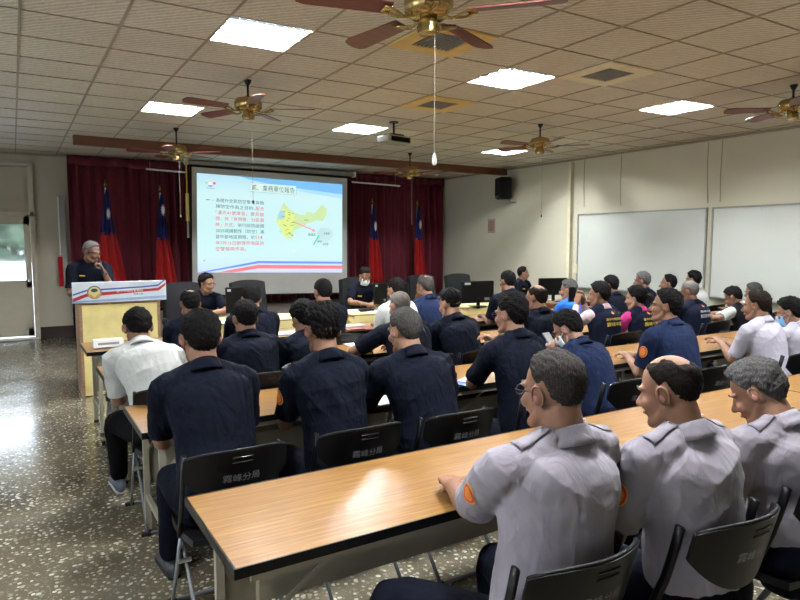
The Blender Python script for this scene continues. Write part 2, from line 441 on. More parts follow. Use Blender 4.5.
for i in range(-1, NX):
    for j in range(-1, NY):
        if (i, j) in holes and holes[(i, j)][:1] == 'o': continue
        x0, y0 = max(XL, TX0+TS*i), max(YB, TY0+TS*j); x1, y1 = min(XR, TX0+TS*(i+1)), min(YF, TY0+TS*(j+1))
        if x1-x0 < .01 or y1-y0 < .01: continue
        c.box(((x0+x1)/2, (y0+y1)/2, H+.008), (x1-x0, y1-y0, .016))
structure(c, 'ceiling', M['ceiling'])
g = MB()
for i in range(0, NX):
    x = TX0+TS*i
    if XL < x < XR: g.box((x, (YF+YB)/2, H-.002), (.018, YF-YB, .008))
for j in range(0, NY):
    y = TY0+TS*j
    if YB < y < YF: g.box(((XL+XR)/2, y, H-.002), (XR-XL, .012, .007))
g.box((XR-.012, (YF+YB)/2, H-.02), (.024, YF-YB, .03)); g.box(((XL+XR)/2, YF-.012, H-.02), (XR-XL, .024, .03))
structure(g, 'trim_1', M['tbar'])
structure(MB().box(((.8+XR)/2, 10.2, H-.065), (XR-.8, .10, .13)), 'trim_2', M['beam'])
structure(MB().box(((DX1+.07+.98)/2, YF-.01, .1), (.98-DX1-.09, .02, .2)).box((XL/2-.35+.0, YF-.01, .1), (2.6, .02, .2)), 'baseboard_front', M['base_dark'])
structure(MB().box((XR-.008, (YF+YB)/2, .05), (.016, YF-YB, .1)), 'baseboard_right', M['base_dark'])
# door with light-filled glass
d = MB()
for x in (DX0-.035, DX1+.035): d.box((x, YF-.01, 1.49), (.07, .14, 2.98))
d.box(((DX0+DX1)/2, YF-.01, 2.14), (DX1-DX0+.14, .14, .07)); d.box(((DX0+DX1)/2, YF-.01, 2.965), (DX1-DX0+.14, .14, .05))
structure(d, 'trim_3', M['door'])
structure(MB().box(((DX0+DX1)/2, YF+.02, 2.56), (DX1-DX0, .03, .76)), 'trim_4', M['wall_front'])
d = MB(); xm = (DX0+DX1)/2; dw = DX1-DX0-.01
for x in (DX0+.05, DX1-.05): d.box((x, YF+.01, 1.08), (.09, .05, 2.05))
d.box((xm, YF+.01, 2.04), (dw, .05, .14)); d.box((xm, YF+.01, .96), (dw, .05, .12)); d.box((xm, YF+.01, .13), (dw, .05, .14)); d.box((xm, YF+.02, .55), (dw-.18, .02, .74))
dr = structure(d, 'door_1', M['door'])
MB().box((xm, YF+.01, 1.49), (dw-.17, .008, .98)).build('pane', M['glass'], dr)
hb = MB(); hb.ell((DX1-.05, YF-.06, 1.0), (.025, .025, .025)); hb.tube([(DX1-.05, YF-.01, 1.0), (DX1-.05, YF-.06, 1.0)], .012, 8); hb.build('door_knob', M['steel'], dr, smooth=True)
structure(MB().box((xm, YF+.05, .025), (dw+.1, .3, .03)), 'trim_5', M['white'])
# yard behind the door
yg = MB().box((0, 16.5, -.08), (16, 7.4, .1)); tag(yg.build('yard_ground', M['white_wall_out']), 'pale concrete yard ground outside the door', 'ground', kind='structure')
tag(MB().box((0, 17.2, .6), (12, .2, 1.2)).build('yard_wall', M['white_wall_out']), 'low white yard wall seen through the door glass', 'wall', kind='structure')
hg = MB()
for i in range(520):
    x = random.uniform(-3, 3); z = random.uniform(1.0, 2.45); r = random.uniform(.12, .24)
    hg.ell((x, 17.9+random.uniform(-.25, .25), z), (r, r*.8, r*.8), 6, 5)
tag(hg.build('hedge', M['hedge']), 'green hedge growing behind the white yard wall', 'hedge')

# stage
st = MB().box(((1.0+XR)/2, (10.45+YF)/2, .225), (XR-1.0, YF-10.45, .43))
structure(st, 'stage', mat('stage_boards', srgb(96, 84, 74), .5, var=.15, nsc=3, stretch=(1, 6, 1)))
structure(MB().box((.985, (10.45+YF)/2, .29), (.03, YF-10.45-.02, .58)), 'trim_6', M['brown_wood'])
# right wall column, cords and boxes
t = empty('wall_conduit', (XR, 8.38, 0), label='cream vertical pipe casing on right wall left of the whiteboards', cat='pipe')
MB().box((-.03, 0, 1.95), (.05, .075, 2.35), bev=.01).build('casing', M['ivory'], t)
MB().tube([(-.02, -.07, 3.1), (-.02, -.07, .8)], .006, 6).build('cable', M['tbar'], t)
t = tag(MB().box((XR-.03, 8.20, 1.19), (.05, .11, .17), bev=.008).build('switch_box', M['ivory']), 'small cream switch box on the wall beside the pipe casing', 'switch box')
for k, (y0, y1, z0, z1) in enumerate([(8.07, 8.06, 3.12, 2.3), (7.27, 7.26, 3.12, 2.28), (5.72, 5.69, 3.12, 2.24), (5.50, 5.50, 3.12, 2.24)]):
    tag(MB().tube([(XR-.006, y0, z0), (XR-.008, (y0+y1)/2+.01, (z0+z1)/2), (XR-.006, y1, z1)], .005, 6, 4).build('wall_cable', M['tbar']),
        ['thin grey cable hanging above left edge of far whiteboard', 'thin grey cable dropping to the middle of the far whiteboard', 'thin grey cable running down to the far side of the whiteboard joint', 'thin grey cable running down to the near side of the whiteboard joint'][k], 'cable', 'cables on the right wall')
for k, (ya, yb) in enumerate([(8.18, 5.68), (5.60, 3.1)]):
    t = empty('whiteboard', (XR, (ya+yb)/2, 1.51), label=['long whiteboard on right wall nearer the stage', 'long whiteboard on right wall reaching the right picture edge'][k], cat='whiteboard', group='whiteboards on the right wall')
    L_ = ya-yb
    MB().box((-.015, 0, 0), (.02, L_-.02, 1.28)).build('writing_surface', M['board'], t)
    f = MB()
    for s_ in (-1, 1): f.box((-.02, 0, s_*.65), (.035, L_, .025)); f.box((-.02, s_*(L_/2-.01), 0), (.035, .022, 1.3))
    f.box((-.05, 0, -.655), (.07, L_*.94, .012)); f.build('frame', M['alu'], t)
t = tag(MB().box((XR-.004, 10.63, 2.02), (.006, .24, .30)).build('wall_notice', mat('pink_notice_paper', srgb(176, 146, 132), .8)), 'small pinkish printed notice on right wall below the speaker', 'notice')
nb = MB()
for i in range(5): nb.box((XR-.009, 10.63+.08-.04*i, 2.02), (.003, .014, .22))
nb.build('print', mat('notice_print', srgb(110, 70, 62), .8), t)
# loudspeaker
t = empty('loudspeaker', (8.62, 9.9, 2.75), R(-22), label='black loudspeaker mounted high on the right wall', cat='loudspeaker')
MB().box((-.14, 0, 0), (.26, .30, .44), bev=.03).build('cabinet', M['black'], t)
MB().box((-.275, 0, .03), (.012, .26, .34), bev=.005).build('grille', M['rubber'], t)
MB().ell((-.275, 0, -.17), (.012, .03, .03)).build('tweeter', M['alu'], t, smooth=True)
MB().tube([(-.05, 0, -.2), (.0, 0, -.27), (.12, 0, -.27)], .012, 8).build('bracket', M['alu'], t)

# ------------------------------------------------------------------ curtain, screen, flags
cx0, cx1, cy = .86, XR-.06, 12.42
def cur(u, v):
    x = cx0+(cx1-cx0)*u; n_ = 62; ph = x*44/ (cx1-cx0)*6.283/1.0
    a = .045+.02*math.sin(x*3.1); y = cy-.02+a*math.sin(ph/1.0+.6*math.sin(x*2.3))+.015*math.sin(x*9+v*2)
    return (x, y-.03*(1-v), .46+(3.13-.46)*v)
cm = MB().grid(cur, 620, 5, thick=0)
o = cm.build('stage_curtain', M['curtain'], smooth=True); tag(o, 'full-width burgundy pleated curtain hanging behind the stage', 'curtain')
sm_ = o.modifiers.new('s', 'SOLIDIFY'); sm_.thickness = .006
def cur2(u, v):
    x = cx0+(cx1-cx0)*u; y = cy-.10+.02*math.sin(x*30); return (x, y, 2.99+.16*v+.012*math.sin(x*15)*(1-v))
o2 = MB().grid(cur2, 500, 2).build('pelmet', M['curtain'], o, smooth=True); s2 = o2.modifiers.new('s', 'SOLIDIFY'); s2.thickness = .005

SY = 12.0
scr = empty('projection_screen', tuple(at_y(268, 293, SY)), label='large projection screen with black edge showing a Chinese briefing slide', cat='projection screen')
SO = np.array(scr.location)
def PX(u, v, off=0): p = at_y(u, v, SY); p = p-SO; p[1] -= off; return p
def C5(cx, cy_, off=0): return PX(180+cx/4, 150+cy_/4, off)
def quad(pts, off, name, m, par=None, depth=0):
    b = MB()
    if depth:
        F = [np.array(C5(*p, off)) for p in pts]; Bk = [p+np.array([0, depth, 0]) for p in F]; n_ = len(F)
        b.add(F+Bk, [tuple(range(n_))[::-1], tuple(range(n_, 2*n_))]+[(i, (i+1) % n_, (i+1) % n_+n_, i+n_) for i in range(n_)])
    else: b.poly([C5(*p, off) for p in pts])
    return b.build(name, m, par or scr)
quad([(40, 60), (674, 108), (674, 573), (44, 590)], 0, 'black_border', M['black'], depth=.03)
quad([(47, 67), (668, 114), (668, 569), (50, 581)], .004, 'screen_fabric', mat('screen_fabric', srgb(186, 184, 178), .8, var=.02), depth=.004)
def slide_bg():
    m, N, L, P = nodes('slide_background')
    tc = N.new('ShaderNodeTexCoord'); sp = N.new('ShaderNodeSeparateXYZ'); L.new(tc.outputs['Generated'], sp.inputs[0])
    r = ramp(N, L, sp.outputs[2], [(0, (.62, .70, 1.0)), (.08, (.60, .80, .98)), (.25, (.60, .90, .92)), (.8, (.64, .92, .94)), (1.0, (.50, .78, .95))])
    P.inputs['Base Color'].default_value = (.1, .1, .1, 1); L.new(r.outputs[0], P.inputs['Emission Color']); P.inputs['Emission Strength'].default_value = 1.0; return m
IMG = [(67, 92), (648, 138), (648, 490), (70, 490)]
quad(IMG, .010, 'slide_picture', slide_bg(), depth=.003)
def bil(s, t):   # slide coordinates, origin top left
    a, b_, c_, d_ = [np.array(p, float) for p in IMG]
    return (a*(1-s)+b_*s)*(1-t)+(d_*(1-s)+c_*s)*t
em = lambda n, c, s=1: emit(n, c, s)
m_dark = em('slide_text_dark', (.05, .09, .12)); m_red = em('slide_text_red', (.70, .03, .05)); m_box = em('slide_title_box', (.70, .92, .86))
# wave at top
b = MB(); pts = [bil(s, 0.0) for s in np.linspace(.3, 1, 12)]+[bil(s, .002+.11*max(0, (s-.3)/.7)**.6) for s in np.linspace(1, .3, 12)]
quad([tuple(p) for p in pts], .0145, 'slide_wave', em('slide_wave_blue', (.20, .52, .92)))
pts = [bil(s, 0.02+.02*s) for s in np.linspace(.45, 1, 8)]+[bil(s, .03+.13*max(0, (s-.45)/.55)**.6) for s in np.linspace(1, .45, 8)]
quad([tuple(p) for p in pts], .0140, 'slide_wave', em('slide_wave_pale', (.42, .74, .96)))
quad([(278, 130), (465, 143), (465, 181), (278, 167)], .0145, 'title_frame', em('slide_frame_line', (.35, .5, .5)))
quad([(280, 132), (463, 145), (463, 179), (280, 165)], .016, 'title_box', m_box)
def txt(s, x0, y0, x1, y1, h, m, name='slide_text', off=.018):
    """text from (x0,y0) to (x1,y1) along its base, h high, in slide picture units"""
    V, F, asp = text_geo(s)
    if not len(V): return
    P = [C5(x0+(x1-x0)*a, y0+(y1-y0)*a-h*q, off) for a, q in V[:, :2]]
    MB().add(P, F).build(name, m, scr)
txt('貳、業務單位報告', 286, 161, 458, 175, 24, m_dark)
lines = [('為提升全民防空警覺與熟', 'd'), ('練防空作為之目的，', 'd', '配合', 'r'), ('「漢光41號演習」實兵驗', 'r'), ('證，採「有預警、分區異', 'r'), ('時」方式', 'r', '，依行政院函頒', 'd'),
         ('2025城鎮韌性（防空）演', 'd'), ('習中部地區期程，於', 'd', '114', 'r'), ('年7月15日辦理市地區防', 'r'), ('空警報與作為。', 'r')]
def wlen(s): return sum(.55 if ch.isascii() else 1 for ch in s)
for i, ln in enumerate(lines):
    y = 208+i*24.4; sl = 13*(1-i/8.5); x = 141; full = 196
    for k in range(0, len(ln), 2):
        wd = wlen(ln[k])*full/11.0
        if k == 0 and len(ln) == 2: wd = min(full, wd*1.0) if wlen(ln[0]) < 10 else full
        yy = y+sl*(x-141)/full; y2 = y+sl*(x+wd-141)/full
        txt(ln[k], x+1, yy, x+wd-2, y2, 16, m_dark if ln[k+1] == 'd' else m_red); x += wd
txt('一', 103, 200, 120, 201, 2.5, m_dark); txt('、', 128, 204, 133, 204, 5, m_dark)
# little emblem top left
for (x, y, r, cc) in [(106, 132, 7, (.30, .75, .25)), (135, 134, 8, (.85, .15, .25)), (120, 124, 5, (.9, .55, .6)), (121, 142, 9, (.15, .35, .75))]:
    quad([(x+r*math.cos(a), y+r*.7*math.sin(a)) for a in np.linspace(0, 6.28, 9)[:-1]], .015, 'slide_emblem', em('slide_emblem', cc))
quad([(108, 136), (120, 126), (133, 137), (120, 142)], .016, 'slide_emblem', em('slide_emblem_white', (.9, .95, .95)))
quad([(103, 150), (138, 153), (138, 156), (103, 153)], .015, 'slide_emblem', em('slide_emblem_line', (.35, .45, .5)))
# map
mp = [(413, 208), (424, 222), (440, 240), (470, 256), (497, 262), (505, 247), (520, 247), (528, 257), (545, 243), (566, 218), (575, 228), (587, 236), (582, 262), (572, 284), (545, 281), (528, 288), (505, 295), (488, 308), (470, 316), (455, 322), (450, 350), (430, 355), (415, 347), (412, 330), (400, 316), (392, 300), (383, 285), (390, 262), (402, 236)]
quad(mp, .0145, 'slide_map', em('slide_map_green', (.60, .80, .42)))
mp2 = [(410, 235), (440, 245), (455, 262), (458, 290), (452, 318), (430, 350), (415, 345), (402, 316), (388, 290), (396, 262)]
quad(mp2, .0155, 'slide_map', em('slide_map_yellow', (.74, .86, .30)))
quad([(402, 240), (416, 244), (420, 268), (404, 280), (386, 272), (392, 256)], .0165, 'slide_map', em('slide_map_blue', (.42, .66, .76)))
mp3 = [(556, 315), (570, 309), (588, 312), (606, 322), (612, 336), (606, 352), (594, 364), (590, 388), (578, 396), (574, 385), (560, 374), (546, 376), (550, 350), (546, 330)]
quad(mp3, .0155, 'slide_map', em('slide_map_grey', (.50, .72, .74)))
quad([(530, 378), (545, 352), (552, 338), (556, 345), (546, 362), (536, 380)], .0165, 'slide_map', em('slide_map_teal', (.10, .62, .42)))
quad([(444, 402), (460, 398), (464, 406), (450, 410)], .0155, 'slide_map', em('slide_map_islet', (.70, .85, .55)))
quad([(460, 288), (532, 318), (530, 313), (543, 325), (527, 327), (529, 322), (458, 292)], .018, 'slide_arrow', em('slide_arrow_pink', (.85, .35, .42)))
rr_ = random.Random(3)
b = MB()
for k in range(30):
    x = rr_.uniform(396, 452); y = rr_.uniform(242, 342); b.poly([C5(x, y, .0175), C5(x+8, y+.5, .0175), C5(x+8, y+3, .0175), C5(x, y+2.5, .0175)])
b.build('slide_map_names', em('slide_names', (.30, .42, .10)), scr)
txt('霧峰區', 511, 344, 541, 344, 11, m_dark); txt('大里區', 572, 338, 597, 338, 8, m_dark); txt('霧峰區', 548, 369, 566, 369, 7, m_dark); txt('太平區', 570, 380, 592, 380, 7, m_dark); txt('和平區', 495, 284, 512, 284, 6, m_dark)
quad([(75, 489), (312, 444), (648, 447), (648, 455), (312, 453), (105, 489)], .015, 'slide_stripe', em('slide_stripe_blue', (.14, .28, .80)))
quad([(150, 489), (312, 459), (648, 462), (648, 475), (312, 474), (215, 489)], .015, 'slide_stripe', em('slide_stripe_red', (.86, .20, .24)))
txt('8', 94, 446, 98, 446, 7, m_dark)
# screen casing + pull rod
t = empty('screen_casing', tuple(at_y(268, 165, SY)), label='long pale roller casing above the projection screen', cat='screen casing')
a = at_y(186, 161.5, SY)-np.array(t.location); b_ = at_y(354, 174.5, SY)-np.array(t.location)
MB().tube([a, b_], .045, 12).build('tube', M['vent_grey'], t, smooth=True, auto=40)
for q in (a, b_): MB().box(q, (.05, .11, .12), bev=.01).build('end_bracket', M['ivory'], t)
sx = at_y(187, 195, 11.9)
MB().box((sx[0], 11.95, 3.13), (.05, .12, .08)).build('ceiling_bracket', M['ivory']).name = 'trim_7'; bpy.data.objects['trim_7']['kind'] = 'structure'
t = empty('pull_rod', (sx[0], 11.9, 2.0), label='yellow-sleeved screen pull rod hanging left of the projection screen', cat='pull rod')
MB().tube([(0, 0, 1.1), (0, 0, .5)], .012, 8).build('rod', M['gold'], t); MB().tube([(0, 0, .55), (0, 0, .05)], .03, 10).build('sleeve', M['bulb_y'], t, smooth=True, auto=40); MB().tube([(0, 0, .05), (0, 0, -.25)], .02, 8).build('handle', M['alu'], t)
for k, (p, q) in enumerate([((146, 169), (185, 172.3)), ((352, 182), (400, 186))]):
    a = at_y(*p, 12.0); b_ = at_y(*q, 12.0)
    t = empty('fluorescent_tube', tuple((a+b_)/2), label=['unlit white tube light left of the screen before the curtain', 'unlit white tube light right of the screen before the curtain'][k], cat='tube light', group='tube lights before the curtain')
    d_ = (b_-a)/2; MB().tube([-d_, d_], .016, 8).build('tube', M['white'], t)
    hh = H-(a[2]+b_[2])/2
    for s_ in (-.8, .8): MB().tube([d_*s_, d_*s_+np.array([0, 0, hh])], .004, 5).build('hanger', M['tbar'], t)

def flag(x, y, zb, zt, label, wid=.34, sun=True, lean=0):
    t = empty('national_flag', (x, y, .44), label=label, cat='flag', group='flags on poles on the stage')
    zt -= .44
    MB().tube([(0, 0, .03), (lean, 0, zt)], .012, 8).build('pole', M['steel'], t)
    MB().lathe([(.14, 0), (.14, .02), (.05, .04), (.02, .06)], 16).build('base', M['brass'], t, smooth=True, auto=40)
    MB().lathe([(.012, 0), (.025, .02), (.03, .05), (.02, .08), (.004, .14)], 10, Matrix.Translation((lean, 0, zt))).build('finial', M['brass'], t, smooth=True)
    top = zt-.04; bot = zb-.44; mid = top-(top-bot)*.42
    def sheet(z0, z1, w0, w1, ph=0, dy=0, x0=0):
        def fn(u, v):
            z = z0+(z1-z0)*v; ww = w0+(w1-w0)*v; g_ = (u-.5)
            return (lean*(z/zt)+x0+ww*g_+.02*math.sin(z*3+ph), -.05-dy+.045*math.sin(u*17+ph)*(.3+.7*min(1, ww/.25)), z)
        return fn
    fr = lambda z: .06+(wid-.06)*((top-z)/(top-bot))
    r_ = MB().grid(sheet(mid+.02, bot, fr(mid), wid, 0, 0, .02), 26, 8, .008).build('red_field', M['red_cloth'], t, smooth=True)
    c_ = MB().grid(sheet(top, mid-.03, .05, fr(mid)*.95, 0, .006, .02), 22, 8, .008).build('blue_canton', M['blue_cloth'], t, smooth=True)
    if sun:
        zc = top-(top-mid)*sun; s_ = MB(); n_ = 12; cx_ = lean*(zc/zt)+.02
        pts = []
        for q in range(24):
            rr = .085 if q % 2 == 0 else .045; an = q/24*6.283; pts.append((cx_+rr*.45*math.cos(an), -.115, zc+rr*1.3*math.sin(an)))
        F_ = MB(); F_.add(pts+[(p[0], p[1]+.01, p[2]) for p in pts], [tuple(range(24))[::-1], tuple(range(24, 48))]+[(i, (i+1) % 24, (i+1) % 24+24, i+24) for i in range(24)])
        F_.build('white_sun', M['white_cloth'], t)
for args in [(1.40, 12.0, .80, 2.60, 'flag on the pole right behind the man at the lectern', .50, .55), (2.29, 12.0, .66, 2.55, 'flag on the pole between lectern and projection screen', .42, .35),
             (6.60, 12.0, .80, 2.48, 'flag on the pole just right of the projection screen, behind masked officer', .36, .62), (7.74, 12.0, .80, 2.48, 'rightmost flag near the curtain edge, white sun showing on its blue part', .30, .55)]:
    flag(args[0], args[1], args[2], args[3], args[4], args[5], args[6])
t = empty('wall_mirror', (.76, 12.56, 0), label='narrow tall mirror strip with red tassel left of the curtain', cat='mirror')
MB().box((0, 0, 1.72), (.09, .03, 1.52)).build('frame', M['alu'], t); MB().box((-.055, -.02, 1.95), (.02, .03, 1.0)).build('white_edge', M['white'], t)
MB().box((-.06, -.04, 1.16), (.07, .02, .52), bev=.006).build('red_tassel', M['red_cloth'], t)

# ------------------------------------------------------------------ ceiling fittings
def lamp(ij, on, label):
    x, y = tile(*ij); t = empty('ceiling_light', (x, y, H), label=label, cat='ceiling light', group='square ceiling lights' if on else 'unlit ceiling lights')
    s = .296; b = MB()
    for q in (-1, 1): b.box((q*(s-.004), 0, .03), (.012, 2*s, .06)); b.box((0, q*(s-.004), .03), (2*s, .012, .06))
    b.box((0, 0, .066), (2*s, 2*s, .004)); b.build('frame', M['lampframe'], t)
    MB().box((0, 0, .060), (2*s-.03, 2*s-.03, .004)).build('reflector', M['panel_on'] if on else M['lampframe'], t)
    for q in (-.21, -.07, .07, .21): MB().tube([(-.27, q, .045), (.27, q, .045)], .013, 6).build('lamp_tube', M['tube_on'] if on else M['tube_off'], t)
    b = MB()
    for q in range(1, 9): p = -s+2*s*q/9; b.box((p, 0, .010), (.004, 2*s-.02, .012))
    for q in range(1, 9): p = -s+2*s*q/9; b.box((0, p, .010), (2*s-.02, .004, .012))
    b.build('louver', M['louver'] if on else M['vent_grey'], t)
ol = ['lit square ceiling light at upper left, the largest', 'lit square ceiling light left, above lectern side', 'lit square ceiling light upper centre, right of the large fan', 'lit square ceiling light at right, above the whiteboards',
      'lit square ceiling light near the projector', 'lit square ceiling light behind the fan right of centre']+['lit ceiling light out of the picture, %s' % q for q in ('just behind the large fan side of the viewer', 'centre of the row over the nearest table', 'right end of the row over the nearest table', 'left aisle, over the nearest table', 'left aisle, over the third table row', 'left aisle, beside the lectern', 'behind the viewer, left of centre', 'behind the viewer, centre', 'behind the viewer, right end', 'behind the viewer, left aisle')]
for k, p in enumerate(lamps_on):
    lamp(snap(*p), True, ol[k])
for k, p in enumerate(lamps_off): lamp(snap(*p), False, (['unlit ceiling light beyond the beam, at left above the screen', 'unlit ceiling light beyond the beam, at right above the screen']+['unlit ceiling light out of the picture, %s' % q for q in ('left aisle over third table row', 'left aisle beside the lectern', 'behind the viewer, left of centre', 'behind the viewer, centre', 'behind the viewer, right end', 'behind the viewer, left aisle')])[k])
for k, p in enumerate(vents_sq):
    x, y = tile(*snap(*p)); t = empty('ceiling_vent', (x, y, H), label=['square yellowed ceiling vent behind the large fan', 'square yellowed ceiling vent between beam and large fan, above projector', 'square cream ceiling vent with dark grille at right'][k], cat='vent', group='square ceiling vents')
    b = MB(); fm = M['yellow_vent'] if k < 2 else M['ivory']
    for s_ in (-1, 1): b.box((s_*.235, 0, -.008), (.13, .60, .02), bev=.005); b.box((0, s_*.235, -.008), (.36, .13, .02), bev=.005)
    b.build('frame', fm, t)
    g = MB().box((0, 0, .004), (.34, .34, .004))
    for q in range(9): g.box((-.15+q*.0375, 0, -.008), (.006, .34, .014)); g.box((0, -.15+q*.0375, -.006), (.34, .004, .010))
    g.build('grille', M['vent_grey'], t)

def fan(x, y, zhub, ang, label, cordlen, R_=.62, bob=None, lit=False):
    t = empty('ceiling_fan', (x, y, H), label=label, cat='ceiling fan', group='brass ceiling fans'); hz = zhub-H
    MB().lathe([(.035, 0), (.035, -.01), (.02, -.04), (.012, -.05)][::-1], 18).build('ceiling_cup', M['black'], t, smooth=True)
    MB().tube([(0, 0, -.02), (0, 0, hz+.08)], .011, 8).build('rod', M['black'], t)
    MB().lathe([(.02, hz-.05), (.09, hz-.045), (.125, hz-.02), (.13, hz+.03), (.11, hz+.065), (.04, hz+.085), (.012, hz+.10)], 24).build('motor_housing', M['brass'], t, smooth=True, auto=50)
    MB().lathe([(.03, hz-.13), (.055, hz-.125), (.06, hz-.09), (.045, hz-.05)], 18).build('switch_cap', M['brass'], t, smooth=True, auto=50)
    for k in range(5):
        a = ang+k*R(72); mx = Matrix.Rotation(a, 4, 'Z')
        br = MB(); br.tube([(.08, 0, hz-.04), (.13, 0, hz-.055), (.19, .035, hz-.045), (.24, .03, hz-.03)], .007, 6, 3, mx=mx); br.tube([(.08, 0, hz-.04), (.13, 0, hz-.055), (.19, -.035, hz-.045), (.24, -.03, hz-.03)], .007, 6, 3, mx=mx)
        br.box((.23, 0, hz-.03), (.05, .075, .006), mx=mx); br.build('blade_bracket', M['brass'], t, smooth=True, auto=40)
        tw = mx @ Matrix.Translation((0, 0, hz-.022)) @ Matrix.Rotation(R(11), 4, 'X')
        n_ = 8; pts = [(.21, -.05), (R_-.06, -.068), (R_-.015, -.055), (R_, -.02), (R_, .02), (R_-.015, .055), (R_-.06, .068), (.21, .05)]
        V = [(p[0], p[1], .0035) for p in pts]+[(p[0], p[1], -.0035) for p in pts]
        MB().add(V, [tuple(range(n_)), tuple(range(2*n_-1, n_-1, -1))]+[(i, i+n_, (i+1) % n_+n_, (i+1) % n_) for i in range(n_)], tw).build('blade', M['blade'], t)
    if cordlen:
        MB().tube([(.02, -.03, hz-.12), (.02, -.03, hz-.12-cordlen)], .0022, 5).build('pull_cord', M['tbar'], t)
        MB().lathe([(.004, 0), (.012, .006), (.013, .03), (.008, .055), (.003, .065)] if R_ > .65 else [(.003, 0), (.008, .004), (.009, .018), (.003, .035)], 10, Matrix.Translation((.02, -.03, hz-.12-cordlen-(.06 if R_ > .65 else .033)))).build('cord_bob', bob or M['white'], t, smooth=True)
fan(1.90, 2.84, 2.86, R(26), 'large brass fan with cherry blades at top centre, nearest', .62, R_=.70)
fan(1.95, 5.95, 2.93, R(-28), 'brass ceiling fan between the two left lights', .75, bob=M['black'])
fan(1.92, 8.86, 2.87, R(30), 'ceiling fan just before the brown beam above the lectern', .72)
fan(5.84, 6.15, 2.92, R(-38), 'brass ceiling fan right of centre, beside the lit panel', .78, bob=M['black'])
fan(6.50, 3.39, 2.96, R(140), 'ceiling fan cut by the right picture edge', 0)
fan(5.81, 9.23, 2.86, R(5), 'distant brass fan in front of the curtain, right of the screen', .75, bob=M['brass'])
# projector
t = empty('ceiling_projector', (4.17, 7.01, H), R(10), label='small projector hanging from the ceiling facing the screen', cat='projector')
MB().lathe([(.06, -.012), (.06, 0)], 16).build('mount_plate', M['black'], t); MB().tube([(0, 0, -.01), (0, 0, -.16)], .014, 8).build('mount_pole', M['black'], t)
MB().box((0, 0, -.165), (.20, .16, .02)).build('mount_arm', M['black'], t)
MB().box((0, 0, -.225), (.36, .26, .09), bev=.015).build('projector_body', mat('projector_grey', srgb(150, 148, 140), .5), t)
MB().tube([(.09, .12, -.225), (.09, .155, -.225)], .032, 14).build('lens', M['black_gloss'], t); MB().box((.0, -.132, -.23), (.30, .006, .06)).build('socket_panel', M['black'], t)

# ================================================================== FURNITURE
# folding chair, sitter faces +Y
def chair_back(u, v, off=0):
    uu = u*2-1; zt = .835-.02*abs(uu)**4-.012*uu*uu; zb = .60+.115*abs(uu)**2.2; z = zb+(zt-zb)*v
    y = -.215-.06*(z-.6)/.24-.0+.075*uu*uu
    return (uu*.206, y-off, z)
def curved_text(s, w, h, zc, off, sgn=-1):
    V, F, asp = text_geo(s); P = []
    for a, q in V[:, :2]:
        x = (a-.5)*w; z = zc+(q-.5)*h; uu = x/.206
        y = -.215-.06*(z-.6)/.24+.075*uu*uu
        P.append((x, y-off, z))
    return P, F
def build_chair(label):
    t = empty('folding_chair', label=label, cat='chair', group='black folding chairs')
    MB().grid(lambda u, v: chair_back(u, v, .012), 22, 7, -.016).build('backrest', M['black'], t, smooth=True, auto=45)
    b = MB()
    for s_ in (-1, 1): b.tube([chair_back(u, 0 if s_ < 0 else 1, .020) for u in np.linspace(0, 1, 17)], .006 if s_ > 0 else .004, 6)
    b.build('backrest_rim', M['leather'], t, smooth=True)
    b = MB()
    for q in (0, 1): b.tube([chair_back(.40+.2*k/6, .78+.09*q, .029) for k in range(7)], .0035, 6)
    b.build('handle_slot', M['black_gloss'], t, smooth=True)
    P, F = curved_text('霧峰分局', .15, .034, .715, .0295); MB().add(P, F).build('lettering', M['text_grey'], t)
    for s_ in (-1, 1):
        x = s_*.200
        b = MB(); b.tube([(x, -.155-.0, .80), (x, -.11, .62), (x, -.03, .42)], (.010, .016), 10, 2, side=(1, 0, 0)); b.build('upright_cover', M['black'], t, smooth=True)
        b = MB(); b.tube([(x*.97, -.03, .42), (x*.97, .18, .03), (x*.97, .20, .012)], (.008, .014), 8, side=(1, 0, 0)); b.build('leg', M['tube'], t, smooth=True)
        b = MB(); b.tube([(x*.86, .12, .43), (x*.88, -.08, .26), (x*.90, -.30, .015)], (.008, .014), 8, side=(1, 0, 0)); b.build('leg', M['tube'], t, smooth=True)
        MB().tube([(x*.8, -.055, .32), (x*1.06, -.055, .32)], .010, 8).build('hinge', M['steel'], t)
    for y in (.20, -.30):
        w_ = .20 if y < 0 else .215
        MB().tube([(-w_, y, .014), (w_, y, .014)], .010, 8).build('foot_bar', M['tube'], t, smooth=True, auto=40)
        for s_ in (-1, 1): MB().tube([(s_*w_*.82, y, .014), (s_*(w_+.012), y, .014)], .014, 8).build('rubber_foot', M['rubber'], t)
    def seat(u, v):
        a = u*2-1; c_ = v*2-1; k = .20*(1-.06*max(0, -c_))
        return (a*k*math.sqrt(1-.12*c_*c_), .01+c_*.19*math.sqrt(1-.12*a*a), .448-.012*(1-a*a)*(1-c_*c_)-.01*max(0, c_)**3)
    MB().grid(seat, 10, 10, .028).build('seat', M['black'], t, smooth=True, auto=50)
    return t
PROTO = build_chair('proto'); first = [True]
def copy_tree(o, parent=None):
    c_ = o.copy(); COL.objects.link(c_)
    if parent: c_.parent = parent
    for ch in list(o.children): copy_tree(ch, c_)
    return c_
CH_CHILD = list(PROTO.children)
def place_chair(x, y, rz, label):
    if first[0]: t = PROTO; first[0] = False
    else: t = copy_tree(PROTO)
    t.location = (x, y, 0); t.rotation_euler = (0, 0, rz); t['label'] = label
    return t

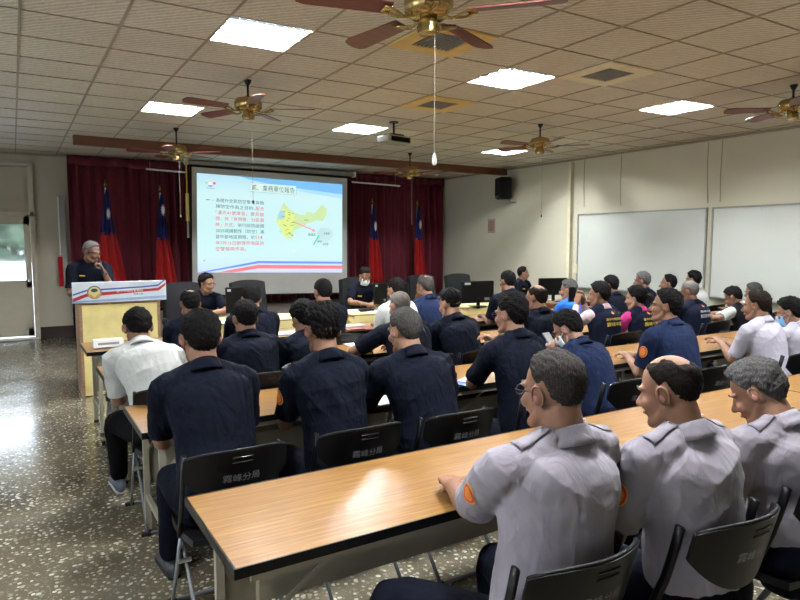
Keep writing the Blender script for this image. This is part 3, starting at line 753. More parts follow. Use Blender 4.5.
def build_table():
    t = empty('folding_table', label='proto', cat='table', group='wood-grain folding tables')
    MB().box((0, 0, .724), (1.794, .594, .026), bev=.003).build('tabletop', M['top'], t)
    b = MB()
    for s_ in (-1, 1): b.box((0, s_*.2985, .722), (1.80, .006, .032)); b.box((s_*.8985, 0, .722), (.006, .60, .032))
    b.build('edge_band', M['black'], t)
    for s_ in (-1, 1):
        for q in (-1, 1):
            b = MB().box((s_*.80, q*.24, .355), (.030, .030, .69)); b.build('leg', M['table_metal'], t)
            MB().box((s_*.80, q*.24, .012), (.036, .036, .024)).build('foot_cap', M['rubber'], t)
        MB().box((s_*.80, 0, .22), (.022, .46, .030)).build('cross_bar', M['table_metal'], t); MB().box((s_*.80, 0, .69), (.028, .50, .024)).build('cross_bar', M['table_metal'], t)
        for q in (-.22, .22): MB().tube([(s_*.80, q, .50), (s_*.52, q, .685)], (.003, .011), 6, side=(0, 1, 0)).build('brace', M['table_metal'], t)
    MB().box((0, .262, .49), (1.56, .006, .42)).build('modesty_panel', M['table_metal'], t)
    b = MB()
    for q in (-.285, .285): b.box((0, q, .693), (1.70, .012, .022))
    b.build('apron_rail', M['table_metal'], t)
    MB().box((0, .06, .59), (1.50, .34, .008)).build('shelf', M['table_metal'], t)
    return t
TP = build_table(); tf = [True]
rowy = dict(A=2.00, B=3.50, C=4.86, D=6.15)
rown = dict(A='nearest row', B='second row', C='third row', D='fourth row')
posn = ['left end of', 'second from the left in', 'third from the left in', 'right end of']
for rk, y in rowy.items():
    for k in range(4):
        x = .49+.9+1.8*k+.004*k
        t = TP if tf[0] else copy_tree(TP); tf[0] = False
        t.location = (x, y, 0); t['label'] = 'wood-grain folding table with black edge, %s the %s of tables' % (posn[k], rown[rk])
        for ch in t.children:
            if ch.name.startswith('shelf') and rk == 'A': pass
# head tables under yellow cloths
for k in range(3):
    x = 2.75+1.84*k; t = empty('draped_table', (x, 7.55, 0), label='head table under pale yellow cloth, '+['left one behind the man writing at left', 'middle one in front of the masked officer', 'right one carrying monitor before the right wall'][k], cat='table', group='yellow-draped head tables')
    b = MB()
    for s_ in (-.8, .8):
        for q in (-.22, .22): MB().box((s_, q, .35), (.03, .03, .70)).build('leg', M['table_metal'], t)
    MB().box((0, 0, .715), (1.78, .60, .03)).build('tabletop', M['tan_wood'], t)
    def drape(u, v):
        # u round the rim, v from centre out and down
        P = [(-.905, -.315), (.905, -.315), (.905, .315), (-.905, .315), (-.905, -.315)]; q = (u*4) % 4; i = int(min(q, 3.9999)); f_ = q-i
        x0 = P[i][0]+(P[i+1][0]-P[i][0])*f_; y0 = P[i][1]+(P[i+1][1]-P[i][1])*f_
        if v <= .4: k_ = v/.4; return (x0*k_, y0*k_, .738)
        k_ = (v-.4)/.6; w_ = 1+.012*k_*math.sin(u*150); return (x0*w_, y0*(w_+.02*k_*math.sin(u*130)), .736-.60*k_)
    MB().grid(drape, 160, 8).build('cloth', M['yellow_cloth'], t, smooth=True, auto=50)
# desk by the right wall
t = empty('side_desk', (7.55, 7.35, 0), label='red-brown wooden desk near the right wall with a monitor on it', cat='desk')
MB().box((0, 0, .71), (1.0, .60, .04), bev=.006).build('desktop', M['brown_wood'], t)
for s_ in (-.46, .46): MB().box((s_, 0, .345), (.03, .56, .69)).build('side_panel', M['brown_wood'], t)
MB().box((0, .25, .42), (.88, .02, .5)).build('back_panel', M['brown_wood'], t)

# lectern
t = empty('lectern', (.98, 7.75, 0), label='pale yellow lectern with wooden sides and printed banner board', cat='lectern')
MB().box((0, -.235, .50), (.76, .02, .98)).build('front_panel', M['lectern_yellow'], t)
for s_ in (-1, 1): MB().box((s_*.395, 0, .505), (.03, .50, 1.01)).build('side_panel', M['tan_wood'], t)
MB().box((0, .02, 1.01), (.84, .52, .03), bev=.004).build('top', M['tan_wood'], t)
bn = MB().box((0, -.30, 1.13), (.94, .025, .22), bev=.003).build('banner_board', mat('banner_pale_blue', srgb(212, 220, 228), .5), t)
lb = MB()
def bp(pts, y, name, m): 
    MB().poly([(p[0]-.47, y, 1.02+p[1]) for p in pts]).build(name, m, bn)
sc_ = lambda x, y: (x/750*.94, (205-y)/150*.22)
mb_ = mat('banner_blue', srgb(52, 92, 168), .5); mr_ = mat('banner_red', srgb(178, 36, 52), .5)
bp([sc_(3, 138), sc_(110, 108), sc_(560, 95), sc_(680, 86), sc_(745, 45), sc_(745, 55), sc_(683, 98), sc_(560, 106), sc_(110, 120), sc_(3, 150)], -.3135, 'blue_stripe', mb_)
bp([sc_(3, 170), sc_(110, 135), sc_(560, 117), sc_(680, 112), sc_(745, 75), sc_(745, 92), sc_(688, 132), sc_(560, 138), sc_(110, 160), sc_(3, 195)], -.3138, 'red_stripe', mr_)
bp([sc_(3, 203), sc_(745, 190), sc_(745, 170), sc_(3, 188)], -.3133, 'lower_band', mat('banner_water', srgb(140, 172, 214), .5))  # pale blue band printed along the bottom of the banner
def disc(cx, cz, r, y, n=20, rz=1.0): return [(cx+r*math.cos(a), y, cz+r*rz*math.sin(a)) for a in np.linspace(0, 2*math.pi, n, endpoint=False)]
ex, ez = sc_(168, 130)[0]-.47, 1.02+sc_(168, 130)[1]
MB().poly(disc(ex, ez, .072, -.3145)).build('emblem', mat('emblem_grey', srgb(120, 122, 128), .5), bn); MB().poly(disc(ex, ez, .058, -.3150)).build('emblem_field', mat('emblem_cream', srgb(214, 200, 150), .5), bn)
MB().poly([(ex-.066, -.3156, ez-.005), (ex-.02, -.3156, ez-.03), (ex, -.3156, ez-.055), (ex+.02, -.3156, ez-.03), (ex+.066, -.3156, ez-.005), (ex+.05, -.3156, ez-.045), (ex, -.3156, ez-.068), (ex-.05, -.3156, ez-.045)]).build('emblem_wreath', M['gold'], bn)
MB().poly(disc(ex, ez+.022, .034, -.3156, 10, .6)).build('emblem_bird', mat('emblem_green', srgb(50, 74, 56), .5), bn)
def flat_text(s, x0, z0, w_, h_, y, m, par, name='lettering'):
    V, F, asp = text_geo(s); MB().add([(x0+a*w_, y, z0+q*h_) for a, q in V[:, :2]], F).build(name, m, par)
flat_text('臺中市政府警察局', ex+.215, ez-.008, .27, .030, -.3160, M['white'], bn); flat_text('霧峰分局', ex+.385, ez-.044, .10, .022, -.3160, M['black'], bn)
# executive chairs (sitter faces -Y towards the room)
def exec_chair(x, y, rz, label):
    t = empty('office_chair', (x, y, 0), rz, label=label, cat='office chair', group='high-backed office chairs')
    def bk(u, v): a = u*2-1; return (a*(.28-.02*v), -.24-.10*v+.05*a*a, .50+.62*v-.03*abs(a)**3*v)
    MB().grid(bk, 12, 12, .08).build('backrest', M['leather'], t, smooth=True, auto=60)
    b = MB()
    for k in range(1, 4): b.tube([np.array(bk(u, k/4))+np.array([0, .004, 0]) for u in np.linspace(.04, .96, 9)], .006, 5)
    b.build('seam', M['black'], t)
    MB().box((0, 0, .46), (.52, .50, .10), bev=.04).build('seat', M['leather'], t)
    for s_ in (-1, 1): MB().tube([(s_*.28, -.2, .60), (s_*.30, .02, .66), (s_*.29, .16, .62), (s_*.27, .14, .47)], (.02, .03), 8, 3, cap='round').build('armrest', M['black'], t, smooth=True)
    MB().tube([(0, 0, .42), (0, 0, .12)], .03, 10).build('column', M['steel'], t)
    for k in range(5):
        a = k*R(72); e = (.26*math.cos(a), .26*math.sin(a))
        MB().tube([(0, 0, .12), (e[0], e[1], .07)], (.02, .018), 6).build('leg', M['black'], t)
        MB().ell((e[0], e[1], .032), (.03, .03, .032), 8, 6).build('caster', M['rubber'], t, smooth=True)
EX = [((174, 195), 'black office chair left of the screen, beside the young officer with glasses'), ((228, 272), 'black office chair under the screen, left one'), ((337, 368), 'black office chair that the masked officer sits in'), ((410, 438), 'black office chair before the curtain, in front of the rightmost flag'), ((448, 474), 'black office chair behind the right monitor, before the wall')]
for (u0, u1), lb_ in EX:
    p = at_y((u0+u1)/2, 282, 8.75); exec_chair(p[0] + (.04 if u0 == 337 else 0), 8.60 if u0 != 337 else 8.50, math.pi, lb_)

def monitor(u0, u1, vt, vb, y, zt, rz, label, white=True, seeback=True):
    p = at_y((u0+u1)/2, vb, y); wd = (at_y(u1, vb, y)-at_y(u0, vb, y))[0]; hh = at_y((u0+u1)/2, vt, y)[2]-p[2]
    t = empty('monitor', (p[0], y, zt), rz, label=label, cat='monitor', group='black monitors on the head tables')
    z0 = max(.05, p[2]-zt)
    MB().box((0, 0, z0+hh/2), (wd, .03, hh), bev=.008).build('housing', M['black'], t)
    MB().box((0, .017, z0+hh/2), (wd-.03, .003, hh-.03)).build('screen', M['screen_off'], t)
    MB().box((0, -.02, z0*.5+.02), (.05, .02, z0+.1)).build('stand', M['black'], t); MB().box((0, 0, .006), (.22, .16, .012), bev=.004).build('base', M['black'], t)
    if white: MB().box((-wd*.33, -.0165, z0+hh*.88), (wd*.18, .002, hh*.09)).build('sticker', M['paper'], t)
    MB().box((wd*.28, -.0165, z0+hh*.18), (wd*.16, .002, hh*.12)).build('sticker', mat('grey_sticker', (.2, .2, .2), .6), t)
monitor(226, 245, 287, 313, 7.6, .74, 0, 'black monitor back with white sticker, left of the screen centre')
monitor(374, 387, 283, 304, 7.6, .74, 0, 'black monitor back right beside the masked officer')
monitor(395, 409, 283, 303, 7.7, .74, R(10), 'black monitor back partly behind the dark-haired white shirt man', white=False)
monitor(463, 492, 281, 303, 7.25, .74, R(-8), 'black monitor with wide stand on right end of yellow table', white=True)
monitor(541, 564, 278, 295, 7.35, .73, R(-15), 'black monitor on the red-brown side desk', white=False)

# ================================================================== PEOPLE
def ik(Sh, Wr, l1, l2, pole):
    Sh = np.array(Sh, float); Wr = np.array(Wr, float); d = Wr-Sh; L = np.linalg.norm(d); L2 = min(L, (l1+l2)*.995)
    if L > L2: Wr = Sh+d/L*L2; d = Wr-Sh; L = L2
    a = (l1*l1-l2*l2+L*L)/(2*L); h = math.sqrt(max(0, l1*l1-a*a)); u = d/L
    p = np.array(pole, float); p = p-u*(p@u); p /= np.linalg.norm(p)+1e-9
    return Sh+u*a+p*h, Wr

HAIR = {}
def hair_material(c, grey):
    k = (c, grey)
    if k not in HAIR: HAIR[k] = hairmat('hair_%d' % len(HAIR), c, grey)
    return HAIR[k]
SKINS = [skin('skin_tan', (.22, .118, .077)), skin('skin_light', (.265, .15, .101)), skin('skin_brown', (.17, .09, .06))]
NAVY = cloth('navy_shirt', (.0032, .0044, .0098), bs=.8, sheen=.0); NAVYB = cloth('blue_navy_shirt', (.009, .015, .040), bs=.6, sheen=0)
GREY = cloth('grey_uniform_shirt', srgb(128, 122, 130), bs=.5); WHITE = cloth('white_shirt', srgb(174, 175, 171), bs=.4); PALE = cloth('pale_lilac_shirt', srgb(158, 154, 164), bs=.4)
TRO = cloth('navy_trousers', (.0025, .0032, .0075), bs=.4, sheen=0); BLK = cloth('black_trousers', (.003, .003, .004), bs=.4, sheen=0)
VEST = cloth('navy_vest', (.006, .008, .018), bs=.35, sheen=0); PINK = cloth('pale_pink_sleeve', srgb(188, 164, 168), bs=.35); MAG = cloth('magenta_sleeve', (.42, .03, .16), bs=.35)
BLUEJ = cloth('bright_blue_jacket', (.018, .10, .38), bs=.35); BLKV = cloth('black_vest', (.006, .006, .008), bs=.3, sheen=0)
SH = {'navy': NAVY, 'blue': NAVYB, 'grey': GREY, 'white': WHITE, 'pale': PALE, 'jacket': BLUEJ}

def fold_noise(me, amp, seed, sc=1.0):
    n = len(me.vertices); co = np.empty(n*3); me.vertices.foreach_get('co', co); co = co.reshape(-1, 3)
    no = np.empty(n*3); me.vertices.foreach_get('normal', no); no = no.reshape(-1, 3)
    rg = np.random.RandomState(seed); d = np.zeros(n)
    for k in range(6):
        f = rg.normal(size=3)*np.array([9, 9, 17])*sc; g = rg.normal(size=3)*8; h = rg.normal(size=3)*5
        w = np.sin(co@f+2.2*np.sin(co@g+rg.uniform(6))+rg.uniform(6))
        m_ = .5+.5*np.sin(co@h+rg.uniform(6))
        d += (1-np.abs(w)**.6)*m_
    d = (d/6-.28)*amp*3
    co += no*d[:, None]; me.vertices.foreach_set('co', co.ravel()); me.update()

def hair_mesh(style, q, seed, part_bald=0, thick=.016):
    """closed shell over the skull, thick where hair grows, sunk under the skin elsewhere"""
    nu, nv = (84, 60) if q else (44, 32)
    cx = np.array([0, -.012, .03]); rad = np.array([.0755, .094, .0885])
    rg = np.random.RandomState(seed)
    az = np.linspace(0, 2*np.pi, nu, endpoint=False); el = np.linspace(-80, 90, nv)
    A, E = np.meshgrid(az, np.radians(el)); X = np.sin(A)*np.cos(E); Y = np.cos(A)*np.cos(E); Z = np.sin(E)
    phi = np.degrees(np.abs((A+np.pi) % (2*np.pi)-np.pi)); eld = np.degrees(E)
    nape = -64 if style != 'fade' else -58
    kx = [0, 30, 55, 70, 86, 97, 112, 140, 180]; ky = {'short': [33, 32, 20, 2, -16, 2, -40, nape, nape-2], 'fade': [34, 32, 24, 6, -14, 2, -36, nape, nape], 'recede': [50, 46, 28, 8, -16, 2, -38, nape, nape-2],
        'bowl': [14, 12, 6, -8, -28, -14, -44, nape, nape], 'long': [30, 28, 14, -10, -34, -36, -58, -70, -72]}.get(style, None)
    if ky is None: ky = [33, 32, 22, 6, -20, -12, -30, nape, nape-2]
    line = np.interp(phi, kx, ky)
    sm = np.clip((eld-line+4)/(16 if style != 'fade' else 22), 0, 1); sm = sm*sm*(3-2*sm)
    t = np.full(X.shape, thick)
    t = t*(.45+.55*np.clip((eld+20)/60, 0, 1))+.008*np.clip((phi-110)/40, 0, 1)*np.clip((-eld-5)/40, 0, 1)                         # shorter at the sides and neck
    if style == 'fade': t = t*np.clip(.18+(eld+10)/50, .18, 1)
    if style in ('curly',): t = t*1.25
    P = np.stack([X, Y, Z], -1)
    for k in range(7):
        f = rg.normal(size=3)*(11 if style != 'curly' else 15)*(1+.4*k); t = t+np.sin(P@f+rg.uniform(6))*thick*(.10 if style != 'curly' else .2)/(1+.3*k)
    if q:
        for k in range(6):
            f = rg.normal(size=3)*np.array([55, 22, 22]); t = t+np.sin(P@f+3*np.sin(P@(rg.normal(size=3)*6)))*thick*.055
    sink = sm*1.0
    if part_bald:
        cd_ = np.array([0, -.35, .94]); ang = np.degrees(np.arccos(np.clip(P@cd_, -1, 1)))
        wob = 3*np.sin(A*5+seed)+2*np.sin(A*11)
        if part_bald == 1: b_ = np.clip((ang+wob-14)/16, 0, 1)
        else:
            cd2 = np.array([0, .25, .97]); ang2 = np.degrees(np.arccos(np.clip(P@cd2, -1, 1))); b_ = np.clip((np.minimum(ang, ang2)+wob-(20 if style == 'fade' else 26))/26, 0, 1)**.7
        sink = sink*b_
    r = -.014+sink*(t+.014)
    V = cx+P*(rad+r[..., None]); V = V.reshape(-1, 3)
    F = []
    for j in range(nv-1):
        for i in range(nu): i2 = (i+1) % nu; F.append((j*nu+i, j*nu+i2, (j+1)*nu+i2, (j+1)*nu+i))
    F.append(tuple(range(nu))[::-1])
    return V, F

def head_parts(b, mx, jaw=1.0):
    e = lambda c, r, nu=16, nv=12, m2=None: b.ell(c, r, nu, nv, mx @ m2 if m2 is not None else mx)
    e((0, -.012, .03), (.0745, .093, .0875), 24, 18)
    e((0, .026, -.022), (.062*jaw, .064, .080))
    e((0, .020, -.060), (.056*jaw, .056, .045)); e((0, .062, -.094), (.028, .026, .020))
    for s in (-1, 1):
        b.tube([(s*.050*jaw, -.002, -.045), (s*.045*jaw, .022, -.078), (s*.022, .062, -.097)], [.020, .021, .020], 10, 3, cap='round', mx=mx)
        e((s*.036, .064, -.030), (.025, .022, .024)); e((s*.030, .070, .020), (.026, .018, .010))
        m2 = Matrix.Translation((s*.0825, -.002, -.008)) @ Matrix.Rotation(s*R(-26), 4, 'Z') @ Matrix.Rotation(R(-10), 4, 'X')
        b.ell((0, -.008, .004), (.0105, .020, .034), 12, 10, mx @ m2); b.ell((s*.004, -.013, .006), (.007, .015, .027), 12, 8, mx @ m2)
    b.tube([(0, .080, .010), (0, .092, -.012), (0, .107, -.034)], [.010, .011, .014], 10, 3, cap='round', mx=mx)
    for s in (-1, 1): e((s*.012, .094, -.038), (.010, .011, .008))
    e((0, .080, -.064), (.024, .014, .013))
def hand(b, W_, d, palm, curl=.6, side=1, mx=None, spread=1.0, big=1.0):
    """W_ wrist, d forearm direction, palm = palm normal (facing the held thing)"""
    d = np.array(d, float); d /= np.linalg.norm(d); n = np.array(palm, float); n = n-d*(n@d); n /= np.linalg.norm(n)+1e-9; s = np.cross(d, n)*side; k = big
    P = lambda a, b_, c: np.array(W_)+d*a*k+s*b_*k+n*c*k
    b.tube([P(-.02, 0, 0), P(.03, .002, 0), P(.07, .004, .002), P(.092, .002, .004)], [(.026, .019), (.036, .017), (.042, .015), (.036, .012)], 12, 3, side=s, cap='round')
    for i, (off, ln) in enumerate([(-.031, .070), (-.010, .079), (.012, .074), (.032, .058)]):
        a0 = R(10)+curl*.3; p = P(.085-.004*abs(i-1.2), off*spread, .002); pts = [P(.06, off*.9, .0), p]; ang = a0
        for q, f_ in ((0, .45), (1, .32), (2, .23)):
            p = p+(d*math.cos(ang)+n*math.sin(ang))*ln*f_*k; pts.append(p); ang += curl*.75
        b.tube(pts, [.0095*k, .0092*k, .0085*k, .0078*k, .0068*k], 8, 3, cap='round')
    b.tube([P(.02, -.028, .004), P(.048, -.050, .012), P(.070, -.054, .026+.01*curl), P(.090, -.046, .036+.014*curl)], [.014*k, .011*k, .0098*k, .008*k], 8, 3, cap='round')

def person(label, px, root_y, lean=12, yaw=0, hy=0, hp=8, roll=0, shirt='navy', hair='short', hc=(.010, .009, .009), grey=0.0, bald=0, thick=.016, sk=0, arms=('table', 'table'),
           q=1, build=1.0, group=None, specs=False, mask=None, patch=(), vest=None, collar=True, tro=None, stand=False, legs=None, zt=None, longs=False, turn=0, sx=0.0, watch=None, curl=.6, face=False, x=None, epaul=False, shoes='shoe', jaw=1.0, sit=True, twist=0):
    rzb = R(yaw); seed = abs(hash(label)) % 9999 if False else sum(map(ord, label)) % 9973
    bw = build
    # --- skeleton, solved so that the crown of the head sits on its sight line
    tl = 1.0
    for it in range(6):
        pz = .93 if stand else .515
        pts = [np.array([0, 0, pz])]; T = .50*tl; nseg = 10
        for i in range(nseg):
            a = R(lean*(.45+1.1*i/nseg)); pts.append(pts[-1]+np.array([sx*((i+1)**1.3-i**1.3)/nseg**1.3, math.sin(a)*T/nseg, math.cos(a)*T/nseg]))
        a_end = R(lean*1.55); spine = np.array(pts)
        na = R(lean*.9+12+hp*.35); nb = spine[-1]; nt = nb+np.array([0, math.sin(na), math.cos(na)])*.058
        Hm = Matrix.Translation(tuple(nt)) @ Matrix.Rotation(R(hy), 4, 'Z') @ Matrix.Rotation(R(roll), 4, 'Y') @ Matrix.Rotation(-R(hp), 4, 'X') @ Matrix.Translation((0, .022, .072))
        top = Hm @ Vector((0, -.01, .03)) + Vector((0, 0, .106)); 
        Rz = Matrix.Rotation(rzb, 4, 'Z'); tw = Rz @ top
        wy = root_y+tw.y; P_ = at_y(px[0], px[1], wy); rx = P_[0]-tw.x; tz = P_[2]
        dt = (tz-top.z)/(.5*math.cos(R(lean)))
        if it < 5: tl = min(1.22, max(.80, tl+dt*.9))
    t = empty('person', (rx, root_y, 0), rzb, label=label, cat='person', group=group)
    vox = .0055 if q >= 2 else (.0075 if q == 1 else .0105)
    # spine frame
    def sp(s):
        f_ = np.clip(s, 0, 1)*nseg; i = min(int(f_), nseg-1); return spine[i]+(spine[i+1]-spine[i])*(f_-i)+(max(0, s-1))*T*np.array([0, math.sin(a_end), math.cos(a_end)])
    aS = R(lean*(.45+1.1*.88)); up_ = np.array([0, math.sin(aS), math.cos(aS)]); fr_ = np.array([0, math.cos(aS), -math.sin(aS)])
    fwd_sh = [.0, .0]; wr = []
    defs = {'table': (.10, .45, .785), 'tablewide': (.16, .45, .785), 'clasp': (.045, .42, .86), 'clasplow': (.03, .46, .80), 'lap': (.07, .30, .62), 'hip': (.20, .18, .62), 'phone': (.10, .34, 1.02), 'chin': (.03, .26, 1.02), 'down': (.22, .02, .68)}
    poles = {'table': (.30, -.3, -1), 'tablewide': (.6, -.2, -.7), 'clasp': (.8, -.2, -.7), 'clasplow': (.8, -.3, -.6), 'lap': (.8, -.5, -.3), 'hip': (.9, -.6, 0), 'phone': (.5, -.1, -1), 'chin': (.4, -.1, -1), 'down': (.6, -.8, 0)}
    arm = []
    for i, s in enumerate((-1, 1)):     # left, right
        sh = sp(.87)+np.array([s*.172*bw, 0, 0])+fr_*(.035 if arms[i] not in ('down', 'hip') else 0)
        A_ = arms[i]
        if isinstance(A_, str): w0 = np.array(defs[A_])*np.array([s, 1, 1]); pl = np.array(poles[A_])*np.array([s, 1, 1])
        else: w0 = np.array(A_[0], float); pl = np.array(A_[1], float)*np.array([s, 1, 1])
        el, w1 = ik(sh, w0, .285, .245, pl); arm.append((sh, el, w1, A_))
    # --- body (one continuous surface)
    b = MB(); head_parts(b, Hm, jaw)
    hc_ = Hm @ Vector((0, -.018, -.045))
    b.tube([tuple(sp(.93)), tuple(nb+np.array([0, .004, 0])), tuple((np.array(nb)+np.array(hc_[:]))/2), tuple(hc_)], [.062*bw, .060*bw, .058*bw, .056*bw], 16, 3, side=(1, 0, 0))
    prof = [(.0, .150, .105), (.2, .150, .110), (.42, .140, .100), (.65, .155, .105), (.80, .150, .095), (.90, .095, .065), (.97, .055, .05)]
    b.tube([sp(s) for s, *_ in prof], [(w_*bw, d_*bw) for _, w_, d_ in prof], 18, 2, side=(1, 0, 0), cap='round')
    for i, (sh, el, w1, A_) in enumerate(arm):
        s = -1 if i == 0 else 1
        b.tube([sp(.84)+np.array([s*.10, 0, 0]), sh+np.array([0, 0, -.008]), sh+(el-sh)*.5, el, el+(w1-el)*.3, el+(w1-el)*.75, w1], [.034, .042, .042, .038, .040, .030, (.027, .022)], 12, 3, cap='round')
        d_ = (w1-el)/np.linalg.norm(w1-el)
        if A_ in ('clasp', 'clasplow'): pn = (-s*1.0, .2, -.1); hd = d_+np.array([-s*.5, .3, .1]); cu = .9
        elif A_ == 'phone': pn = (-s*.6, -.6, 0); hd = d_+np.array([0, 0, .8]); cu = .7
        elif A_ == 'chin': pn = (0, -1, 0); hd = d_+np.array([0, 0, .6]); cu = 1.1
        elif not isinstance(A_, str): pn = A_[2] if len(A_) > 2 else (0, 0, -1); hd = d_+np.array(A_[3] if len(A_) > 3 else (0, 0, 0)); cu = A_[4] if len(A_) > 4 else curl
        else: pn = (0, 0, -1); hd = d_*np.array([1, 1, .2])+np.array([0, .2, 0]); cu = curl
        hand(b, w1, hd, pn, cu, side=-s if False else (1 if np.dot(np.cross(hd, np.array(pn, float)), (s, 0, 0)) > 0 else -1))
    if legs is None: legs = ((.13, .44, .14, .46), (.13, .44, .14, .46))
    LG = []
    for i, s in enumerate((-1, 1)):
        kx, ky_, ax, ay = legs[i]
        if stand: hp_ = np.array([s*.09, 0, .90]); kn = np.array([s*.10, .02, .48]); an = np.array([s*.11, -.02, .08])
        else: hp_ = np.array([s*.085, .02, .50]); kn = np.array([s*kx, ky_, .50]); an = np.array([s*ax, ay, .09])
        LG.append((hp_, kn, an)); b.tube([hp_, (hp_+kn)/2, kn, (kn+an)/2, an], [.07, .066, .05, .042, .032], 12, 3, cap='round')
    me = remeshed(b, 'body', vox, 3)
    body = link('body', me, SKINS[sk], t)
    # --- shirt
    wid = 1.0*bw; o_ = .012
    torso = [(.02, .150, .112), (.08, .166, .126), (.16, .176, .136), (.27, .174, .136), (.45, .166, .128), (.63, .176, .130), (.78, .184, .128), (.87, .172, .112), (.925, .135, .090), (.965, .090, .072), (1.0, .066, .062)]
    def torso_tube(b, off, s0=-1):
        pr = [p for p in torso if p[0] >= s0]
        ctr = []
        for s, w_, d_ in pr:
            c_ = sp(max(0, s)) + (np.array([0, 0, s*T]) if s < 0 else 0)
            ctr.append(c_+fr_*0.004)
        b.tube(ctr, [(w_*bw+off, d_*bw+off) for _, w_, d_ in pr], 26, 3, side=(1, 0, 0))
    sb = MB(); torso_tube(sb, .004 if vest is None else -.004)
    frac = .80 if not longs else 1.0
    def yoke(b, off):
        for s in (-1, 1):
            a0 = sp(.995)+np.array([s*.030, 0, 0]); a1 = sp(.955)+np.array([s*.085*bw, 0, 0]); a2 = sp(.90)+np.array([s*.140*bw, 0, 0])+fr_*.012
            b.tube([a0, a1, a2], [(.050+off, .052+off), (.050+off, .058+off), (.052+off, .062+off)], 16, 3, side=(0, 0, 1), cap='round')
    yoke(sb, .004 if vest is None else -.002)
    for i, (sh, el, w1, A_) in enumerate(arm):
        s = -1 if i == 0 else 1; d_ = el-sh
        root = sp(.89)+np.array([s*.10*bw, 0, 0])
        if longs:
            sb.tube([root, sh+np.array([0, 0, .0]), sh+d_*.5, el, el+(w1-el)*.5, el+(w1-el)*.94], [.062, .066, .060, .052, .046, .036], 14, 3)
        else:
            sb.tube([root, sh+np.array([0, 0, .002]), sh+d_*.4, sh+d_*frac, sh+d_*(frac+.02)], [.062*wid, .069*wid, .068*wid, .066*wid, .064*wid], 16, 3)
    me = remeshed(sb, 'shirt', vox*1.15, 5)
    fold_noise(me, (.0085 if q >= 2 else .006) if vest is None else .003, seed)
    fold_noise(me, .0028, seed+5, 2.4)
    shirt_o = link('shirt', me, SH.get(shirt, shirt) if isinstance(shirt, str) else shirt, t)
    proj_me = me
    if vest is not None:
        vb = MB(); torso_tube(vb, .012); 
        for i, (sh, el, w1, A_) in enumerate(arm):
            s = -1 if i == 0 else 1
            vb.tube([sp(.9)+np.array([s*.08*bw, 0, 0]), sh+np.array([-s*.02, 0, .006])], [.062, .066], 14, 1)
        yoke(vb, .010)
        me = remeshed(vb, 'vest', vox*1.15, 5); fold_noise(me, .003, seed+3)
        link('vest', me, vest[0], t); proj_me = me
    bvh = BVHTree.FromPolygons([v.co[:] for v in proj_me.vertices], [tuple(p.vertices) for p in proj_me.polygons])
    # collar
    if collar:
        cb = MB(); n_ = 30; V = []; ax_d = (np.array(nt)-nb); ax_d /= np.linalg.norm(ax_d)
        base = np.array(nb)-ax_d*.022; xa = np.array([1., 0, 0]); ya = np.cross(ax_d, xa)
        def col(u, v):
            a = R(28)+(2*math.pi-R(56))*u; dr = np.array([math.sin(a), math.cos(a)])
            if v < .5: rr = .060*bw+.006*(1-v*2)+.004; z = .050*(v*2)
            else: rr = .065*bw+.020*((v-.5)*2); z = .050-.052*((v-.5)*2)
            back = .5-.5*math.cos(a)
            return base+xa*dr[0]*rr-(-ya)*dr[1]*rr*1.02*(1 if True else 1)+ax_d*z*(.65+.45*back)
        # ya points forward?
        if ya[1] < 0:
            ya = -ya
        cm_ = MB().grid(col, n_, 6, .003); o = cm_.build('collar', shirt_o.data.materials[0], t, smooth=True)
    if epaul:
        for s in (-1, 1):
            V = []; w_ = .022
            for k in range(7):
                for j in (-1, 0, 1):
                    c_ = sp(.97)+np.array([s*(.075+.018*k), 0, .12])+fr_*(j*w_-.0)
                    h = bvh.ray_cast(Vector(c_), Vector((0, 0, -1)));  V.append(tuple((h[0]+Vector((0, 0, .005))) if h[0] else c_))
            F = [(k*3+j, k*3+j+1, k*3+j+4, k*3+j+3) for k in range(6) for j in range(2)]
            o = MB().add(V, F).build('epaulette', shirt_o.data.materials[0], t, smooth=True); mm = o.modifiers.new('s', 'SOLIDIFY'); mm.thickness = .004; mm.offset = 1
            h = sp(.97)+np.array([s*(.085), 0, .12]); r_ = bvh.ray_cast(Vector(h), Vector((0, 0, -1)))
            if r_[0]: MB().ell(r_[0]+Vector((0, 0, .010)), (.006, .006, .003), 8, 5).build('epaulette_button', M['alu'], t)
    def project(P2, F, center, nrm, upd, off, name, m, par=None):
        nrm = np.array(nrm, float); nrm /= np.linalg.norm(nrm); upd = np.array(upd, float); upd = upd-nrm*(upd@nrm); upd /= np.linalg.norm(upd); rtv = np.cross(upd, nrm)
        V = []
        for a, q_ in P2:
            c_ = np.array(center)+rtv*a+upd*q_+nrm*.15; h = bvh.ray_cast(Vector(c_), Vector(-nrm), .3)
            V.append(tuple(np.array(h[0])+nrm*off) if h[0] else tuple(c_-nrm*.15+nrm*off))
        return MB().add(V, F).build(name, m, par or t)
    def disc_grid(rx_, ry_, nr=4, na=18):
        P2 = [(0, 0)]+[(rx_*k/nr*math.cos(a), ry_*k/nr*math.sin(a)) for k in range(1, nr+1) for a in np.linspace(0, 2*math.pi, na, endpoint=False)]
        F = [(0, 1+j, 1+(j+1) % na) for j in range(na)]
        for k in range(nr-1):
            for j in range(na): j2 = (j+1) % na; F.append((1+k*na+j, 1+(k+1)*na+j, 1+(k+1)*na+j2, 1+k*na+j2))
        return P2, F
